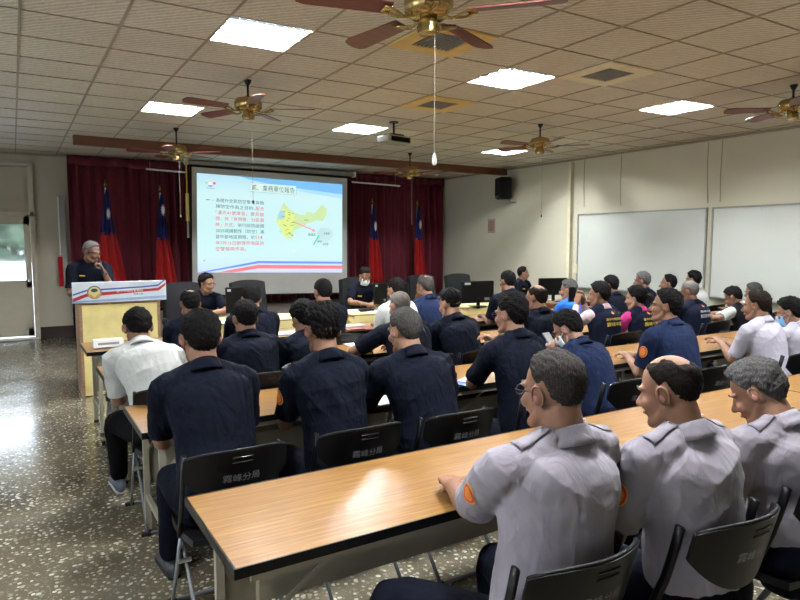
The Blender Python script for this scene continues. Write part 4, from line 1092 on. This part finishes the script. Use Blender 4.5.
    for sd in patch:
        i = 0 if sd < 0 else 1; sh, el, w1, A_ = arm[i]; c_ = sh+(el-sh)*.38; ad = (el-sh)/np.linalg.norm(el-sh)
        nr_ = np.array([sd*1.0, -.15, .10]); nr_ = nr_-ad*(nr_@ad); nr_ /= np.linalg.norm(nr_)
        k_ = .85
        o = project(*disc_grid(.038*k_, .050*k_), c_+nr_*.05, nr_, -ad, .0025, 'shoulder_patch', M['patch_gold'])
        project(*disc_grid(.034*k_, .045*k_), c_+nr_*.05, nr_, -ad, .0036, 'patch_field', M['patch_red'] if q >= 2 else M['patch_orange'], o)
        project(*disc_grid(.024*k_, .033*k_), c_+nr_*.05, nr_, -ad, .0046, 'patch_ring', M['patch_gold'], o)
        project(*disc_grid(.020*k_, .028*k_), c_+nr_*.05, nr_, -ad, .0055, 'patch_centre', M['patch_orange'], o)
        P2 = []; F = []
        for k in range(8):
            a = k*math.pi/4; b0 = len(P2); P2 += [(.004*math.cos(a+.4), .004*math.sin(a+.4)), (.016*math.cos(a), .021*math.sin(a)), (.004*math.cos(a-.4), .004*math.sin(a-.4))]; F.append((b0, b0+1, b0+2))
        project(P2, F, c_+nr_*.05, nr_, -ad, .0064, 'patch_star', M['patch_gold'], o)
    if vest is not None and len(vest) > 1:
        nr_ = -fr_; cB = sp(.66)
        for (s_, zz, w_, h_, m_) in vest[1]:
            V, F, asp = text_geo(s_)
            project([((a-.5)*w_, (q_-.5)*h_+zz) for a, q_ in V[:, :2]], F, cB, nr_, up_, .004, 'back_lettering', m_)
        project([(-.018, .112), (0, .135), (.018, .112), (0, .100)], [(0, 3, 2, 1)], cB, nr_, up_, .004, 'back_emblem', M['patch_orange'])
    if face:
        c_ = Hm  # name bar on the chest
        if shirt in ('navy', 'blue'):
            nr_ = fr_; P2, F = [(-.028, -.007), (.028, -.007), (.028, .007), (-.028, .007)], [(0, 1, 2, 3)]
            project(P2, F, sp(.72)+np.array([.085, 0, 0]), nr_, up_, .004, 'name_bar', M['text_gold'])
    # trousers
    tb = MB(); c0 = sp(0)
    tb.tube([c0+np.array([0, 0, -.075]), c0+np.array([0, .0, -.03]), c0+np.array([0, 0, .04]), sp(.15)], [(.15*bw, .12*bw), (.176*bw, .140*bw), (.176*bw, .138*bw), (.164*bw, .124*bw)], 22, 3, side=(1, 0, 0), cap='round')
    for (hp_, kn, an) in LG:
        tb.tube([hp_+np.array([0, -.02, 0]), (hp_+kn)/2, kn+np.array([0, 0, -.003]), kn+(an-kn)*.4, an+np.array([0, 0, .03])], [.098*bw, .092*bw, .073, .066, .058], 16, 3, cap='round')
    me = remeshed(tb, 'trousers', vox*1.3, 5); fold_noise(me, .004, seed+9)
    link('trousers', me, tro or TRO, t)
    # belt
    # shoes
    for (hp_, kn, an) in LG:
        ax, ay = an[0], an[1]
        zb = MB(); zb.tube([(ax, ay-.055, .045), (ax, ay, .050), (ax, ay+.08, .042), (ax*1.02, ay+.16, .034), (ax*1.02, ay+.205, .028)], [(.034, .040), (.040, .045), (.044, .036), (.046, .028), (.030, .020)], 14, 3, side=(1, 0, 0), cap='round')
        so = zb.build('shoe', M[shoes], t, smooth=True)
        s_ = MB(); s_.tube([(ax, ay-.07, .012), (ax, ay, .012), (ax, ay+.08, .012), (ax*1.02, ay+.17, .012), (ax*1.02, ay+.225, .012)], [(.030, .012), (.040, .012), (.045, .012), (.047, .012), (.028, .012)], 12, 3, side=(1, 0, 0)); s_.build('sole', M['sole'] if shoes == 'sneaker' else M['rubber'], so, smooth=True, auto=40)
    # --- hair
    V, F = hair_mesh(hair, q >= 1, seed, bald, thick)
    me = MB().add([tuple(v) for v in V], F, Hm).mesh('hair'); hm = link('hair', me, hair_material(hc, grey), t)
    if hair == 'long':
        pt = MB(); pt.tube([Hm @ Vector((0, -.10, .02)), Hm @ Vector((0, -.15, .0)), Hm @ Vector((0, -.165, -.07)), Hm @ Vector((0, -.15, -.16))], [.018, .034, .034, .012], 12, 4, cap='round')
        pt.build('ponytail', hair_material(hc, grey), t, smooth=True)
    # --- face details
    if q >= 2:
        for s in (-1, 1):
            m2 = Hm @ Matrix.Translation((s*.0825, -.002, -.008)) @ Matrix.Rotation(s*R(-26), 4, 'Z') @ Matrix.Rotation(R(-10), 4, 'X')
            pts = [(s*.0095, -.008+.0165*math.cos(a)-.002, .004+.029*math.sin(a)) for a in np.linspace(R(-20), R(235), 14)]
            MB().tube(pts, .0032, 6, mx=m2, cap='round').build('ear_rim', SKINS[sk], t, smooth=True)
            MB().ell((s*.0095, -.004, -.002), (.0025, .0085, .012), 10, 8, m2).build('ear_hollow_shade', M['lip'], t, smooth=True)  # inner-ear shade put into the colour: a darker raised oval, nothing hollowed out
    for s in (-1, 1):
        MB().ell((s*.030, .0705, .002), (.012, .010, .0045), 10, 8, Hm).build('eye', M['eye_white'], t, smooth=True)
        MB().ell((s*.030, .0785, .002), (.0052, .004, .0042), 8, 6, Hm).build('iris', M['eye_dark'], t, smooth=True)
        MB().tube([(s*.014, .090, .020), (s*.030, .0905, .025), (s*.047, .080, .020)], [(.002, .004), (.003, .005), (.0015, .003)], 6, 3, mx=Hm).build('eyebrow', M['brow'] if grey < .6 else hair_material(hc, grey), t, smooth=True)
    if not mask: MB().ell((0, .0905, -.064), (.021, .006, .0075), 10, 6, Hm).build('lips', M['lip'], t, smooth=True)
    if specs:
        g = MB(); nrim = 14
        for s in (-1, 1):
            g.tube([(s*.033+.022*math.cos(a), .103-.006*abs(s*.033+.022*math.cos(a))/.05, .000+.016*math.sin(a)) for a in np.linspace(0, 2*math.pi, nrim, endpoint=False)], .0016, 5, closed=True, cap=None, mx=Hm)
            g.tube([(s*.055, .098, .004), (s*.076, .060, .006), (s*.0815, .0, .006), (s*.081, -.018, -.008)], .0018, 5, 3, mx=Hm)
        g.tube([(-.011, .103, .002), (.011, .103, .002)], .0014, 5, mx=Hm); g.build('glasses', M['specs'], t)
        for s in (-1, 1): pass
    if mask:
        m_ = M['mask_white'] if mask == 'white' else M['mask_blue']
        def mf(u, v):
            a = R(-78)+R(156)*u; z = -.018-.098*v; bulge = math.sin(math.pi*v)
            r_ = .060+.004*bulge; return (math.sin(a)*(r_+.004), .030+math.cos(a)*(.062+.020*bulge+(.012 if abs(u-.5) < .12 and v < .5 else 0))-.018*v, z)
        mo = MB().grid(mf, 18, 10, .002, Hm).build('face_mask', m_, t, smooth=True)
        g = MB()
        for s in (-1, 1): g.tube([(s*.060, .045, -.030), (s*.074, .01, -.010), (s*.084, -.020, .010)], .0016, 5, 3, mx=Hm); g.tube([(s*.058, .030, -.095), (s*.074, .0, -.05), (s*.084, -.022, -.015)], .0016, 5, 3, mx=Hm)
        g.build('ear_loop', m_, mo)
    if watch is not None:
        i = watch; sh, el, w1, A_ = arm[i]; d_ = (w1-el)/np.linalg.norm(w1-el); c_ = w1-d_*.03
        MB().tube([c_-d_*.008, c_+d_*.008], [(.030, .026)]*2, 14).build('watch', M['black'], t, smooth=True, auto=40)
    info = dict(t=t, arm=arm, Hm=Hm, Rz=Matrix.Translation((rx, root_y, 0)) @ Matrix.Rotation(rzb, 4, 'Z'), x=rx, y=root_y, tl=tl)
    if sit: place_chair(rx, (root_y+(.09 if root_y < 1.5 else -.02)) if yaw == 0 else root_y, rzb, 'folding chair under the '+' '.join(label.split(',')[0].split()[:12]))
    return info
BROWN_G = (.05, .042, .036)
PP = {}
# ---- nearest row
PP['A1'] = person("man in grey shirt with glasses and cropped hair, nearest the camera", (556, 346), 1.27, lean=4, sx=.07, hy=6, hp=4, shirt='grey', hair='fade', hc=(.022, .018, .016), grey=.28, thick=.010, sk=0, specs=True, patch=(-1,), q=2, build=1.12, epaul=True,
    arms=(((.0, .50, .80), (.25, -.1, -1), (0, 0, -1), (.3, .1, 0), .5), ((.13, .50, .785), (.4, -.2, -.8), (0, 0, -1), (-.3, .1, 0), .5)), legs=((.30, .42, .30, .40), (.16, .44, .18, .46)), face=True)
PP['A2'] = person("balding man in grey uniform shirt, second in the nearest row", (672, 350), 1.20, sx=-0.05, lean=4, hy=14, hp=12, shirt='grey', hair='fade', hc=(.016, .012, .010), bald=2, thick=.010, sk=0, patch=(-1,), q=2, build=1.08, epaul=True, arms=('lap', 'lap'), face=True)
PP['A3'] = person("grey-haired man in grey uniform shirt bowing his head, right edge", (757, 357), 1.20, sx=-0.03, lean=8, hy=16, hp=30, shirt='grey', hair='short', hc=(.02, .018, .018), grey=.55, thick=.020, sk=0, patch=(-1,), q=2, build=1.08, epaul=True, arms=('lap', 'lap'), face=True)
# ---- second row
PP['B1'] = person("large navy-shirted man at front left, back to camera", (200, 309), 2.74, sx=-0.035, lean=12, hp=8, shirt='navy', hair='short', thick=.020, sk=0, q=2, build=1.05, arms=('table', 'table'))
PP['B2'] = person('man in navy shirt with tousled black hair shaved at the sides', (323, 304), 2.74, sx=-0.02, lean=10, hp=6, hy=-4, shirt='navy', hair='fade', thick=.030, sk=0, q=2, build=1.0, patch=(-1,), arms=('table', 'table'))
PP['B3'] = person("broad navy-shirted man with greying hair, beside the man with tousled hair", (405, 306), 2.72, sx=-0.07, lean=13, hp=10, hy=10, shirt='navy', hair='short', hc=(.03, .027, .025), grey=.4, thick=.012, sk=1, q=2, build=1.1, arms=('tablewide', 'tablewide'))
PP['B4'] = person('man in navy shirt and glasses with clasped hands raised before him', (512, 292), 2.74, lean=11, hp=4, hy=12, shirt='navy', hair='short', thick=.020, sk=1, specs=True, q=2, arms=(((-.06, .31, 1.00), (.4, .3, -1), (1, .1, 0), (.5, .2, .5), 1.0), ((.01, .32, 1.00), (.4, .3, -1), (-1, .1, 0), (-.4, .2, .5), 1.0)), watch=0, face=True)
PP['B5'] = person('man in blue-navy shirt with white mask, bent over his phone', (567, 309), 2.78, sx=-0.06, lean=20, hp=30, hy=24, shirt='blue', hair='short', thick=.018, sk=1, specs=True, mask='white', q=2, arms=(((-.08, .42, .88), (.8, -.2, -.8), (1, 0, 0), (.1, .2, .5), .8), ((.04, .42, .86), (.8, -.2, -.8), (-1, 0, 0), (-.1, .2, .5), .8)), face=True)
PP['B6'] = person("man in blue-navy shirt and black glasses, forearms on table", (668, 288), 2.76, lean=14, hp=-4, hy=26, shirt='blue', hair='short', thick=.020, sk=1, specs=True, q=2, build=1.06, patch=(-1,), arms=(((-.08, .42, .785), (.3, -.2, -1)), ((.02, .44, .785), (.3, -.2, -1))), face=True)
PP['B7'] = person('man in pale shirt with dark brown hair, holding glasses over the table', (758, 289), 2.74, lean=12, hp=6, hy=12, shirt='pale', hair='recede', hc=(.020, .013, .009), thick=.014, sk=0, q=2, arms=(((-.02, .43, .80), (.3, -.2, -1), (0, 0, -1), (0, 0, 0), .6), ((.05, .45, .80), (.3, -.2, -1))), face=True)
PP['B8'] = person("person in pale shirt and blue face mask, right edge", (790, 297), 2.80, lean=14, hp=14, hy=16, shirt='pale', hair='short', thick=.024, sk=1, specs=True, mask='blue', q=2, arms=('table', 'table'), face=True)
# ---- third row
PP['C0'] = person('man in white shirt hunched over the left end table', (137, 307), 4.02, sx=-0.09, lean=27, hp=22, hy=4, shirt='white', hair='short', thick=.018, sk=0, q=2, build=1.04, arms=('table', 'table'), legs=((.24, .36, .22, .48), (.12, .42, .12, .44)), tro=BLK, shoes='sneaker')
PP['C1'] = person("navy-shirted man right behind the large man's table, smooth black hair", (245, 299), 4.12, sx=-0.02, lean=14, hp=10, shirt='navy', hair='short', thick=.017, sk=0, q=1, build=1.05, arms=('table', 'table'))
PP['C2'] = person("navy-shirted person half hidden behind the tousled hair", (303, 300), 4.12, lean=16, hp=16, hy=6, shirt='navy', hair='bowl', thick=.026, sk=1, q=1, build=.95, arms=('table', 'table'))
PP['C3'] = person('man in navy shirt with cropped brownish grey hair, forearm on table', (400, 290), 4.10, lean=17, hp=12, hy=6, shirt='navy', hair='fade', hc=(.09, .07, .06), grey=.5, thick=.007, sk=0, q=1, build=1.1, arms=(((-.20, .46, .785), (1, -.3, -.2)), 'table'), watch=0)
PP['C4'] = person('man in navy shirt with spiky black hair, third row centre', (450, 288), 4.10, sx=-0.03, lean=15, hp=12, hy=10, shirt='navy', hair='fade', thick=.022, sk=1, q=1, build=1.06, arms=('table', 'table'))
PP['C5'] = person("balding navy-shirted man behind the clasped hands, thin dark hair", (537, 283), 4.12, lean=10, hp=6, hy=14, shirt='navy', hair='recede', hc=(.02, .014, .011), bald=2, thick=.013, sk=0, q=1, build=1.06, arms=('table', 'table'), specs=True)
PP['V1'] = person("person in navy vest with pale pink sleeves, raising a phone", (600, 281), 4.16, lean=8, hp=4, hy=24, shirt=PINK, longs=True, hair='short', thick=.020, sk=0, q=1, vest=(VEST, [('臺中市義勇警察', .055, .20, .026, M['text_gold']), ('霧峰中隊', .005, .20, .040, M['text_gold'])]), collar=True,
    arms=(((-.02, .38, 1.04), (.4, -.1, -1), (1, 0, 0), (0, -.1, 1.2), .8), ((.06, .38, 1.05), (.4, -.1, -1), (-1, 0, 0), (0, -.1, 1.2), .8)), face=True, build=.96)
PP['V2'] = person('woman in navy vest with magenta sleeves and black ponytail', (637, 285), 4.18, lean=9, hp=6, hy=22, shirt=MAG, longs=False, hair='long', thick=.020, sk=1, q=1, build=.9, vest=(VEST, [('臺中市義勇警察', .055, .19, .026, M['text_gold']), ('霧峰中隊', .005, .19, .040, M['text_gold'])]), arms=('table', 'table'), face=True)
PP['V3'] = person('grey-haired man in navy vest with small white lettering on the back', (690, 280), 4.22, lean=10, hp=8, hy=18, shirt='navy', hair='fade', hc=(.12, .10, .085), grey=.75, thick=.010, sk=2, q=1, vest=(VEST, [('霧峰分局', .055, .17, .026, M['text_white']), ('民防中隊', .005, .18, .040, M['text_white'])]), arms=('table', 'table'))
PP['V4'] = person("man in black vest over white shirt, leaning and looking down", (733, 286), 4.16, lean=24, hp=26, hy=18, shirt='white', hair='short', thick=.018, sk=0, q=1, vest=(BLKV,), arms=(((-.38, .40, .79), (1, -.3, -.2)), ((-.30, .48, .79), (1, -.3, -.2))), face=True, watch=0)
PP['V5'] = person('man with greying hair mostly hidden behind the man in the black vest', (754, 284), 4.45, lean=12, hp=10, hy=12, shirt='navy', hair='short', hc=(.03, .027, .025), grey=.4, thick=.014, sk=0, q=0, arms=('table', 'table'))
# ---- fourth row
PP['D1'] = person('navy-shirted man with thinning crown beside the white-shirted man', (190, 288), 5.42, lean=14, hp=10, shirt='navy', hair='short', bald=1, thick=.014, sk=0, q=1, arms=('table', 'table'), build=1.0)
PP['D2'] = person('navy-shirted man sitting in front of the screen centre left monitor', (251, 284), 5.42, lean=13, hp=16, hy=-8, shirt='navy', hair='short', thick=.016, sk=1, q=1, arms=('table', 'table'), build=1.06)
PP['D3'] = person('navy-shirted man with round cropped head below the screen right half', (323, 278), 5.42, lean=12, hp=6, shirt='navy', hair='short', thick=.014, sk=0, q=1, arms=('table', 'table'), build=1.02)
PP['D4'] = person('man in white shirt with dark hair in the fourth row, facing the stage', (396, 277), 5.42, lean=15, hp=8, hy=10, shirt='white', hair='recede', hc=(.014, .011, .010), thick=.016, sk=1, q=1, arms=('table', 'table'), build=1.04)
PP['D5'] = person('man in navy shirt with combed thinning hair, hand to his chin', (425, 274), 5.44, lean=11, hp=8, hy=12, shirt='blue', hair='recede', hc=(.03, .027, .025), grey=.35, bald=1, thick=.014, sk=0, q=1, arms=(((-.06, .22, 1.04), (.5, .3, -1), (0, -1, 0), (0, -.2, .8), 1.0), 'table'), build=1.04)
PP['D6'] = person("navy-uniformed man with black crew cut and white inner collar", (508, 270), 5.50, lean=10, hp=4, hy=0, shirt='navy', hair='short', thick=.014, sk=0, q=1, arms=('table', 'table'), build=1.1)
PP['G1'] = person('person in bright blue jacket with grey hair, right of the side desk monitor', (569, 279), 5.42, lean=12, hp=6, hy=26, shirt='jacket', longs=True, hair='short', hc=(.03, .03, .03), grey=.6, thick=.020, sk=1, q=1, arms=('table', 'table'), face=True, build=.95)
PP['G2'] = person('dark-haired man in navy jacket behind the person raising a phone', (611, 275), 5.44, lean=12, hp=6, hy=14, shirt='navy', hair='short', thick=.020, sk=0, q=1, arms=('table', 'table'), build=1.0)
PP['G3'] = person('man with wavy grey hair looking left before the far whiteboard', (643, 271), 5.44, lean=8, hp=2, hy=26, shirt='navy', hair='short', hc=(.05, .047, .045), grey=.5, thick=.016, sk=2, q=1, arms=('table', (((.02, .22, 1.02), (.5, .3, -1), (0, -1, 0), (0, -.2, .8), 1.0))), face=True)
PP['G4'] = person('man in white shirt with receding black hair in profile before the whiteboard', (669, 274), 5.44, lean=8, hp=0, hy=32, shirt='white', hair='recede', hc=(.010, .009, .009), thick=.018, sk=0, q=1, arms=('table', 'table'), face=True)
PP['G5'] = person('black-haired man in white shirt at the joint of the whiteboards', (694, 270), 5.30, lean=8, hp=4, hy=10, shirt='white', hair='short', thick=.018, sk=0, q=1, arms=('table', 'table'), build=1.0)
# ---- front, facing the room
PP['F1'] = person("young officer with glasses and orange shoulder patch, looking right", (206, 273), 8.32, lean=14, yaw=180, sx=0, hy=34, hp=6, shirt='navy', hair='short', thick=.022, sk=1, specs=True, q=1, patch=(-1, 1), arms=(((.02, .50, .80), (1, -.2, -.2)), ((.12, .50, .80), (1, -.2, -.2))), face=True, sit=False)
PP['F2'] = person('officer in navy shirt and white face mask reading at the yellow table', (365, 267), 8.32, lean=8, yaw=176, hy=4, hp=24, shirt='navy', hair='fade', thick=.020, sk=0, specs=True, mask='white', q=1, arms=(((-.02, .42, .80), (1, -.2, -.2), (0, 0, -1), (.2, 0, 0), .9), ((.10, .44, .79), (1, -.2, -.2), (0, 0, -1), (-.2, 0, 0), .9)), face=True, sit=False)
PP['F3'] = person('officer with receding hair seated by the right wall, face turned right', (523, 266), 8.7, lean=4, yaw=-160, hy=38, hp=4, shirt='navy', hair='recede', hc=(.012, .010, .010), thick=.014, sk=0, q=1, arms=('lap', 'lap'), face=True, sit=True)
PP['S'] = person("grey-haired officer standing at the lectern, speaking into a microphone", (91, 240), 8.28, lean=5, yaw=180, hy=44, hp=16, shirt='navy', hair='short', hc=(.05, .047, .045), grey=.7, thick=.010, sk=2, specs=True, q=1, stand=True, patch=(), arms=(((-.13, .27, 1.33), (.25, .2, -1), (1, 0, 0), (.3, -.1, .6), 1.2), ((.14, .34, 1.08), (.3, -.6, -.6))), face=True, sit=False, watch=0)
# ---- empty chairs in view
for (x, y, lb_) in [(.78, 5.42, 'empty black folding chair with grey seat, left of the hunched white-shirted man'), (5.3, 1.2, 'empty black folding chair beyond the nearest table, right side')][:1]:
    place_chair(x, y, 0, lb_)

# ================================================================== THINGS ON TABLES
def sheet(p, w_, d_, rz, label, name='document', n=1, m=None, z=.744, group='papers on the tables', cat='paper'):
    t = MB().box((0, 0, .0015*n), (w_, d_, .003*n)).build(name, m or M['paper'], None); t.location = (p[0], p[1], z); t.rotation_euler = (0, 0, rz); tag(t, label, cat, group); return t
def Z(u, v): return at_z(u, v, .745)
for (u, v, w_, d_, rz, lb_) in [(380, 398, .21, .297, .1, 'white sheets on the second-row table, left of the broad greying man'), (363, 344, .30, .21, .05, 'white sheets beside the forearm of the close-cropped man'), (283, 347, .25, .2, 0, 'white sheet on third-row table between two navy-shirted men'),
        (284, 333, .3, .21, .1, 'white sheet on the fourth-row table, left of the fuller-haired person'), (353, 325, .24, .16, 0, 'small white sheet before the brown folder'), (375, 311, .21, .29, .3, 'white papers under the hands of the masked officer'), (235, 322, .3, .22, -.1, 'white paper beside the officer with glasses, on the yellow table'),
        (553, 300, .15, .2, .2, 'white paper on the edge of the red-brown desk'), (488, 318, .24, .2, .2, 'white paper on the yellow table below the right monitor'), (470, 380, .15, .12, .4, 'small paper near the watch of the man with clasped hands')]:
    p = Z(u, v)
    sheet(p, w_, d_, rz, lb_)
p = Z(104, 345); t = empty('name_plate', (p[0]+.02, 6.05, .745), label='white printed name plate box on the left end fourth-row table', cat='name plate')
MB().box((0, 0, .035), (.24, .09, .07), bev=.004).build('plate', M['paper'], t); MB().box((0, -.0456, .035), (.17, .001, .02)).build('printed_line', M['text_grey'], t)
p = Z(359, 329); sheet((p[0], p[1]), .32, .24, -.15, 'brown leather folder on the fourth-row table left of the white-shirted man', 'leather_folder', 4, M['leather_brown'], group=None, cat='folder')
t = MB().tube([(-.08, 0, .006), (.08, 0, .006)], .005, 8).build('pen', M['black']); p = Z(357, 331); t.location = (p[0], p[1]-.02, .757); t.rotation_euler = (0, 0, -.1); tag(t, 'black pen lying on the brown leather folder', 'pen')
def bottle(x, y, label, h=.21, group='clear water bottles'):
    t = empty('water_bottle', (x, y, .738), label=label, cat='bottle', group=group)
    MB().lathe([(.026, 0), (.031, .006), (.031, .05), (.028, .06), (.031, .07), (.031, h*.62), (.024, h*.78), (.013, h*.88), (.012, h*.92)], 16).build('bottle_body', M['clear'], t, smooth=True, auto=50)
    MB().lathe([(.0155, h*.90), (.0155, h*.98), (.014, h)], 14).build('cap', M['cap_blue'], t, smooth=True, auto=50)
    MB().lathe([(.0316, h*.30), (.0316, h*.55)], 16).build('bottle_label', mat('bottle_label_blue', srgb(150, 175, 215), .5), t, smooth=True, auto=50)
pb = at_y(161, 372, 3.45); bottle(pb[0], 3.45, 'clear water bottle with blue cap beside the navy-shirted man at front left')
pb = at_z(475, 313, .74); bottle(pb[0], 7.35, 'clear water bottle with blue cap left of the right monitor')
pb = at_y(553, 342, 3.4); bottle(pb[0]-.03, 3.42, 'clear water bottle before the masked man bent over his phone', .20)
p = at_y(286, 372, 3.42); t = empty('thermos', (p[0], 3.40, .738), label='black thermos flask on second-row table left of the tousled-haired man', cat='thermos')
MB().lathe([(.033, 0), (.036, .005), (.036, .16), (.030, .175)], 18).build('flask', M['black_gloss'], t, smooth=True, auto=50); MB().lathe([(.031, .175), (.031, .205), (.02, .212)], 16).build('lid', M['black'], t, smooth=True, auto=50); MB().tube([(.0, -.03, .21), (.02, 0, .225), (.0, .03, .21)], .004, 6, 3).build('loop', M['steel'], t)
p = Z(466, 387); t = empty('smartphone', (p[0]+.02, p[1]+.08, .741), R(20), label='phone with blue screen lying on second-row table', cat='phone'); MB().box((0, 0, .004), (.075, .155, .008), bev=.002).build('phone_body', M['black'], t); MB().box((0, 0, .0085), (.066, .14, .001)).build('phone_screen', emit('phone_screen_blue', (.05, .2, .7), .6), t)
def at_person(k, loc): return PP[k]['Rz'] @ Vector(loc)
def hand_mid(k, i, f=.10):
    sh, el, w1, A_ = PP[k]['arm'][i]; return w1
# phone raised by vest person
pv = at_person('V1', (.0, .47, 1.10)); t = empty('raised_smartphone', tuple(pv), R(-20), label='black phone held upright by the person in pink sleeves', cat='phone'); MB().box((0, 0, .03), (.078, .010, .155), bev=.003).build('phone_body', M['black'], t); MB().ell((-.022, .0055, .09), (.008, .002, .008), 10, 5).build('camera_lens', M['black_gloss'], t)
pv = at_person('B5', (-.02, .46, .96)); t = empty('held_smartphone', tuple(pv), R(10), label='phone in the hands of the masked man bent forward', cat='phone'); MB().box((0, 0, 0), (.075, .009, .15), bev=.003, mx=Matrix.Rotation(R(-40), 4, 'X')).build('phone_body', M['alu'], t)
# microphone of the speaker
w1 = PP['S']['arm'][0][2]; hd = PP['S']['Hm'] @ Vector((0, .115, -.07)); a = Vector(w1)+Vector((.03, .03, .05)); d_ = (hd-a); d_.normalize()
t = empty('microphone', tuple(PP['S']['Rz'] @ a), label='black hand microphone held to the mouth of the standing speaker', cat='microphone')
rot = PP['S']['Rz'].to_3x3() @ d_; e_ = (hd-a).length-.03
MB().tube([-rot*.16, rot*(e_-.04)], [.013, .016], 10).build('handle', M['black'], t, smooth=True, auto=40); MB().ell(tuple(rot*(e_-.02)), (.025, .025, .025), 12, 8).build('grille_head', M['vent_grey'] if False else M['black'], t, smooth=True)
MB().tube([-rot*.16, -rot*.20], .012, 8).build('antenna_cap', M['leaf'], t)
# desk microphone and glasses
p = at_z(366, 311, .745); t = empty('desk_microphone', (p[0], p[1], .742), R(80), label='small black microphone unit on yellow table before masked officer', cat='microphone'); MB().box((0, 0, .018), (.10, .20, .035), bev=.012).build('mic_base', M['black'], t); MB().tube([(0, .05, .03), (0, .10, .10), (0, .13, .13)], .006, 8, 3).build('gooseneck', M['black'], t)
pv = at_person('B7', (.0, .56, .79)); t = empty('held_glasses', tuple(pv), R(20), label='folded dark glasses held over the table by pale-shirted man', cat='glasses')
g = MB()
for s in (-1, 1): g.tube([(s*.033+.022*math.cos(a_), .0, .016*math.sin(a_)) for a_ in np.linspace(0, 6.283, 12, endpoint=False)], .002, 5, closed=True, cap=None)
g.tube([(-.011, 0, 0), (.011, 0, 0)], .002, 5); g.tube([(-.055, 0, .003), (-.05, -.06, .0), (.06, -.07, 0)], .002, 5); g.build('frame', M['specs'], t)
